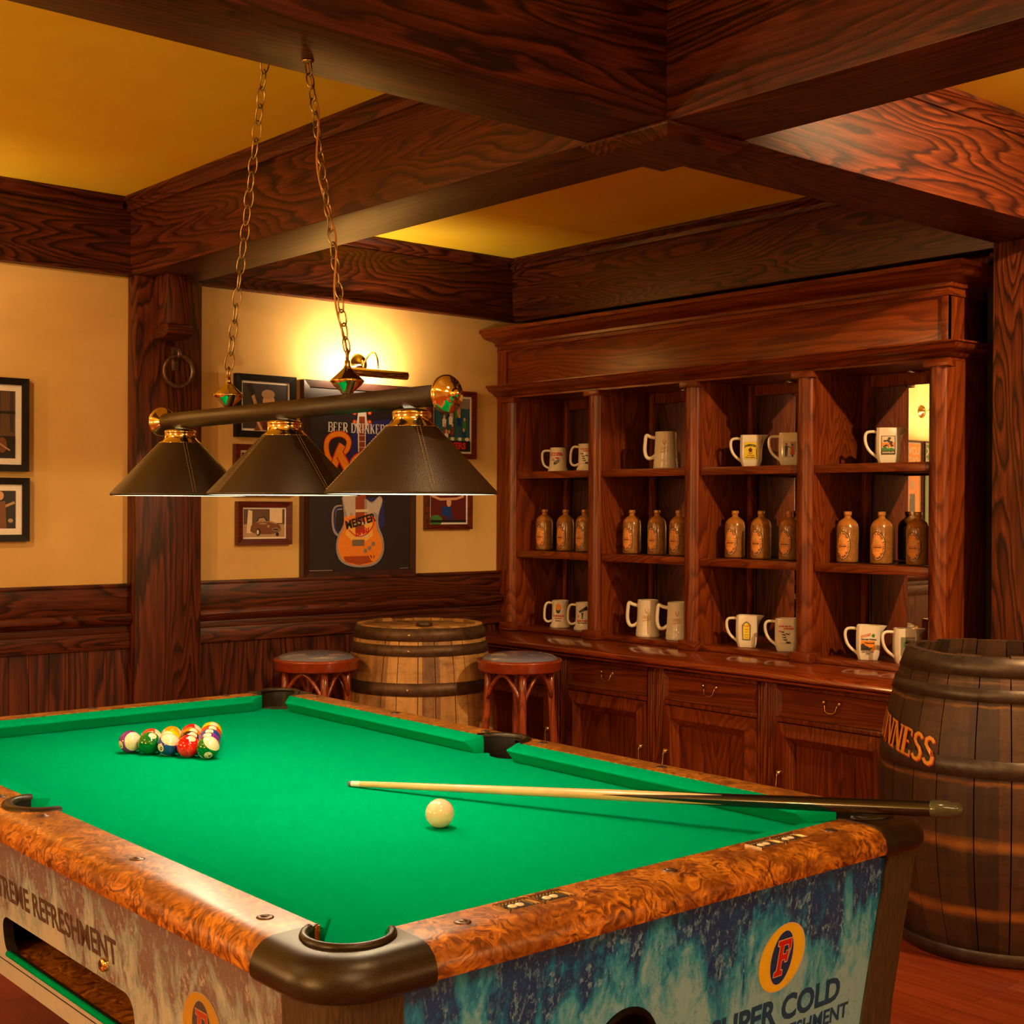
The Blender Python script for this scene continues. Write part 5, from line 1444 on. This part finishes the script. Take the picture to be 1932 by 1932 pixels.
# 4 crowd
t, b, yp = picture('tall red framed picture of a bright crowd, right of the poster', 3.905, 1.672, 4.196, 2.002, .026, None, .010, FR_red)
A = Art(); A.rect(*b, I_teal); rnd = random.Random(3)
A.rect(b[0], b[3]-.05, b[2], b[3], I_grey)
for k in range(16): 
    u = b[0]+.018+(b[2]-b[0]-.036)*rnd.random(); v = b[1]+.07+(b[3]-b[1]-.12)*rnd.random()
    cl = [I_dred, I_blue, I_white, I_tan, I_green, I_brown][rnd.randrange(6)]
    A.poly([(u-.010, v-.028), (u+.010, v-.028), (u+.012, v+.006), (u, v+.016), (u-.012, v+.006)], cl); A.ell(u, v+.021, .007, .009, I_skin, n=12)
for k in range(9): A.ell(b[0]+.02+(b[2]-b[0]-.04)*k/8, b[1]+.060, .014, .009, I_green if k % 2 else I_white, n=10)
A.rect(b[0], b[1], b[2], b[1]+.050, I_black); A.text(text2d('PLAYERS', .042, .002), (b[0]+b[2])/2, b[1]+.026, I_red)
emit_pic(A, t, yp)
# 5 back view
t, b, yp = picture('small red framed picture of a bare backed figure in blue trousers, right of the poster', 3.890, 1.330, 4.172, 1.560, .024, None, .009, FR_red)
A = Art(); A.rect(*b, I_dred); A.ell(*P(823, 982), .040, .026, I_green); A.ell(*P(848, 948), .014, .022, I_skin); A.line([P(815, 935), P(832, 942), P(862, 941), P(876, 936)], .012, I_skin)
A.rect(P(839, 0)[0], P(0, 972)[1]-.004, P(857, 0)[0], P(850, 956)[1], I_blue); A.line([P(845, 972), P(845, 983)], .012, I_blue); A.line([P(853, 972), P(853, 983)], .012, I_blue); A.rect(b[0], b[1], b[2], b[1]+.012, I_black)
emit_pic(A, t, yp)
# 6, 7 left of the post
t, b, yp = picture('black framed dark photograph at the left edge, upper of two', 1.62, 1.566, 1.980, 1.923, .026, None, .024, FR_blk)
A = Art(); A.rect(*b, I_sepia)
for k in range(5): A.rect(b[2]-.02-k*.05, b[1]+.10, b[2]-.006-k*.05, b[3], I_dgrey)
A.rect(b[0], b[1]+.17, b[2], b[1]+.18, I_black); A.ell(b[2]-.11, b[1]+.10, .035, .055, I_grey); A.rect(b[0], b[1], b[2], b[1]+.085, I_black); A.ell(b[2]-.05, b[1]+.05, .018, .03, I_brown); A.line([(b[2]-.10, b[1]+.08), (b[2]-.02, b[1]+.03)], .006, I_tan)
emit_pic(A, t, yp)
t, b, yp = picture('black framed photograph of a guitarist on stage at the left edge, lower of two', 1.62, 1.298, 1.983, 1.542, .026, None, .024, FR_blk)
A = Art(); A.rect(*b, I_black); A.line([(b[2]-.10, b[1]+.06), (b[2]-.004, b[1]+.10)], .010, I_tan); A.ell(b[2]-.085, b[1]+.065, .028, .018, I_skin); A.ell(b[2]-.06, b[1]+.125, .014, .017, I_skin); A.poly([(b[2]-.085, b[1]), (b[2]-.08, b[1]+.10), (b[2]-.04, b[1]+.105), (b[2]-.035, b[1])], I_brown); A.ell(b[2]-.02, b[1]+.03, .01, .008, I_tan)
emit_pic(A, t, yp)
# 8, 9 posters further left (seen in the hutch mirror)
for x0, x1, bg, words, lab in ((1.27, 1.50, I_orange, ('LOVE', 'OUT'), 'orange poster with a standing dancer, seen reversed in the mirror'), (.98, 1.25, I_green, ('BREAK', 'DOWN!'), 'green poster with a standing dancer, seen reversed in the mirror')):
    t, b, yp = picture(lab, x0, 1.08, x1, 1.90, .012, None, .010, FR_red, cat='poster', name='framed_poster')
    A = Art(); A.rect(*b, bg)
    for k, wd in enumerate(words): A.text(text2d(wd, .070, .002), (b[0]+b[2])/2, b[3]-.05-.07*k, I_cream)
    xc = (b[0]+b[2])/2
    A.line([(xc-.02, 1.15), (xc-.01, 1.38)], .028, I_skin); A.line([(xc+.03, 1.15), (xc+.01, 1.38)], .028, I_skin); A.poly([(xc-.035, 1.37), (xc+.035, 1.37), (xc+.03, 1.54), (xc-.03, 1.54)], I_black); A.ell(xc, 1.60, .024, .03, I_skin); A.line([(xc+.03, 1.52), (xc+.07, 1.46), (xc+.03, 1.40)], .014, I_skin)
    emit_pic(A, t, yp)
# 10 the big beer poster
t, b, yp = picture('large dark framed beer poster with a guitar shaped beer mug', 3.204, 1.112, 3.822, 2.002, .032, None, 0, FR_dark, .036, 'poster', 'framed_poster')
A = Art(); A.rect(b[0]-.001, b[1]-.001, b[2]+.001, b[3]+.001, ink('posterdark', (.016, .011, .014)))
A.poly([P(672, 800), P(735, 790), P(745, 890), P(700, 930), P(655, 905), P(650, 850)], I_pblue); A.poly([P(690, 938), P(722, 942), P(726, 990), P(716, 1000), P(700, 960)], I_pblue)
# neck and head
A.poly([P(675, 775), P(690, 775), P(691, 792), P(694, 800), P(689, 812), P(689, 860), P(675, 860), P(674, 812), P(669, 800), P(673, 792)], I_white)
A.poly([P(676.5, 786), P(687.5, 786), P(687.5, 862), P(691, 1000), P(672, 1000), P(676.5, 862)], ink('neck', (.28, .05, .012)))
for k in range(17): A.line([P(676, 800+k*11), P(688.5, 800+k*11)], .0022, I_white, same=k > 0)
for s in (-1, 1):
    for k in range(2): A.ell(*P(682+s*14, 779+k*17), .012, .010, I_red); A.ell(*P(682+s*14, 779+k*17), .007, .006, I_orange)
vf = serif2d('BEER DRINKERS', .042, 1.1, .10); A.text(([(a*.88, b_) for a, b_ in vf[0]], vf[1]), P(690, 0)[0]-.03+.0, P(672, 808)[1], I_white)
# Rock, brush script
def script(pts, w_): A.line([P(*p) for p in pts], w_*1.35, I_red); A.line([P(*p) for p in pts], w_, I_orange)
script(sm([(628, 876), (617, 862), (613, 838), (621, 822), (643, 817), (658, 829), (656, 845), (646, 856), (637, 860)]), .022)
script(sm([(645, 839), (638, 853), (632, 870), (627, 884)]), .032); script(sm([(640, 858), (648, 872), (656, 888), (664, 902)]), .036)
script(sm([(684, 858), (672, 862), (662, 874), (664, 888), (676, 892), (688, 884), (690, 870), (684, 858)]), .026)
script(sm([(722, 858), (706, 860), (698, 874), (704, 888), (718, 890)]), .026); script([(736, 836), (730, 890)], .028); script([(756, 858), (736, 874), (758, 892)], .026)
# mug and guitar body
MG = ink('mugglass', (.30, .28, .30)); 
A.line([P(*p) for p in sm([(644, 957), (629, 958), (627, 985), (631, 1005), (641, 1009)])], .022, MG); A.line([P(*p) for p in sm([(644, 957), (630, 959), (629, 985), (633, 1003), (641, 1007)])], .010, I_pblue)
body = sm([(643, 938), (648, 975), (646, 992), (634, 1012), (631, 1040), (642, 1064), (676, 1072), (710, 1066), (724, 1042), (722, 1014), (712, 992), (712, 972), (722, 942), (714, 934), (700, 950), (688, 940), (668, 936), (655, 930), (643, 938)])
A.poly([P(*p) for p in body[:-1]], MG)
inn = sm([(647, 975), (648, 995), (637, 1014), (635, 1038), (646, 1061), (676, 1068), (707, 1062), (720, 1040), (718, 1016), (708, 996), (708, 975), (690, 968), (665, 970), (647, 975)])
A.poly([P(*p) for p in inn[:-1]], ink('amberbody', (.80, .25, .02)))
A.poly([P(*p) for p in [(655, 990), (700, 985), (702, 1010), (690, 1020), (662, 1020), (650, 1008)]], ink('yellowbody', (.85, .48, .08)))
A.poly([P(*p) for p in [(646, 1050), (706, 1048), (702, 1060), (676, 1066), (650, 1060)]], ink('brownbody', (.36, .06, .01)))
A.poly([P(*p) for p in [(645, 937), (655, 931), (671, 938), (671, 978), (660, 966), (655, 980), (649, 960)]], ink('foam', (.50, .45, .42))); A.poly([P(*p) for p in [(690, 942), (700, 951), (714, 936), (720, 943), (711, 972), (704, 966), (698, 976), (691, 968)]], ink('foam', (.5, .45, .42)))
A.rect(P(673, 0)[0], P(0, 1002)[1]-.02, P(690, 0)[0], P(680, 938)[1], ink('neck', (.28, .05, .012)))
for k in range(3): A.line([P(669+k*0, 964+k*24), P(693, 963+k*24)], .012, I_cream)
vf = text2d('MEISTER', .052, .0022); A.text(([(a*.86, b_) for a, b_ in vf[0]], vf[1]), *P(678, 984), I_black, rot=.24)
A.line([P(*p) for p in sm([(656, 1000), (672, 1014), (692, 1008), (706, 985), (700, 975)])], .005, I_red)
vf = text2d('Bräu', .042, .0015, .4); A.text(vf, *P(680, 1003), I_red, rot=.30)
A.rect(P(667, 0)[0], P(675, 1030)[1], P(690, 0)[0], P(675, 1018)[1], ink('bridge', (.16, .13, .10))); 
for q_ in ((702, 1026), (695, 1034), (687, 1039)): A.ell(*P(*q_), .010, .010, I_grey)
A.ell(*P(698, 1050), .010, .026, I_orange, rot=.5); A.ell(*P(698, 1050), .004, .010, I_brown, rot=.5)
A.line([P(581, 1077), P(625, 1076)], .004, I_grey); A.line([P(752, 1072), P(768, 1071)], .003, I_grey)
emit_pic(A, t, yp)

# picture lights (one visible, one over the posters seen in the mirror)
def picture_light(xc, z, label, e):
    t = thing('picture_light', label, 'picture light', (xc, YW, z), group=None)
    obj('wall_rose', MB().lathe([(.0001, .022), (.010, .022), (.014, .016), (.024, .013), (.028, .008), (.042, .008), (.046, .004), (.046, 0)], 36, M=RX(pi/2)), M_brass, t)
    arm = [(0, -.02, 0), (0, -.045, .002), (-.005, -.085, .030), (-.012, -.13, .045), (-.018, -.165, .035), (-.02, -.185, 0), (-.02, -.188, -.035)]
    P = [Vector(p) for p in arm]
    for _ in range(2):
        Q = [P[0]]
        for a, c_ in zip(P[:-1], P[1:]): Q += [a.lerp(c_, .25), a.lerp(c_, .75)]
        P = Q+[arm[-1]]; P = [Vector(p) for p in P]
    obj('arm', MB().tube(P, .0042, 8), M_brass, t)
    th = obj('tube_shade', MB().lathe([(.016, -.170), (.0185, -.165), (.0185, .165), (.016, .170)], 24, M=T(-.03, -.188, -.058)@RY(pi/2)@RZ(radians(0)), a0=radians(120), a1=radians(380)), M_brass, t, weld=True)
    sm_ = th.modifiers.new('s', 'SOLIDIFY'); sm_.thickness = .0015
    for s in (-1, 1): obj('end_disc', MB().disc(.0185, 0, 20, M=T(-.03+s*.168, -.188, -.058)@RY(pi/2)), M_brass, t)
    obj('tube_bulb', MB().lathe([(.0001, -.14), (.009, -.135), (.009, .135), (.0001, .14)], 14, M=T(-.03, -.186, -.060)@RY(pi/2)), M_bulb, t)
    p = rp((xc-.03, YW-.150, z-.062))
    area('picture_lamp', p, .34, e, (1, .68, .38), (p[0], p[1]+1, p[2]+1.0), .02)
picture_light(3.515, 2.092, 'brass picture light with a curved arm over the large poster', 10)
picture_light(1.26, 2.10, 'brass picture light above the orange and green posters', 8)
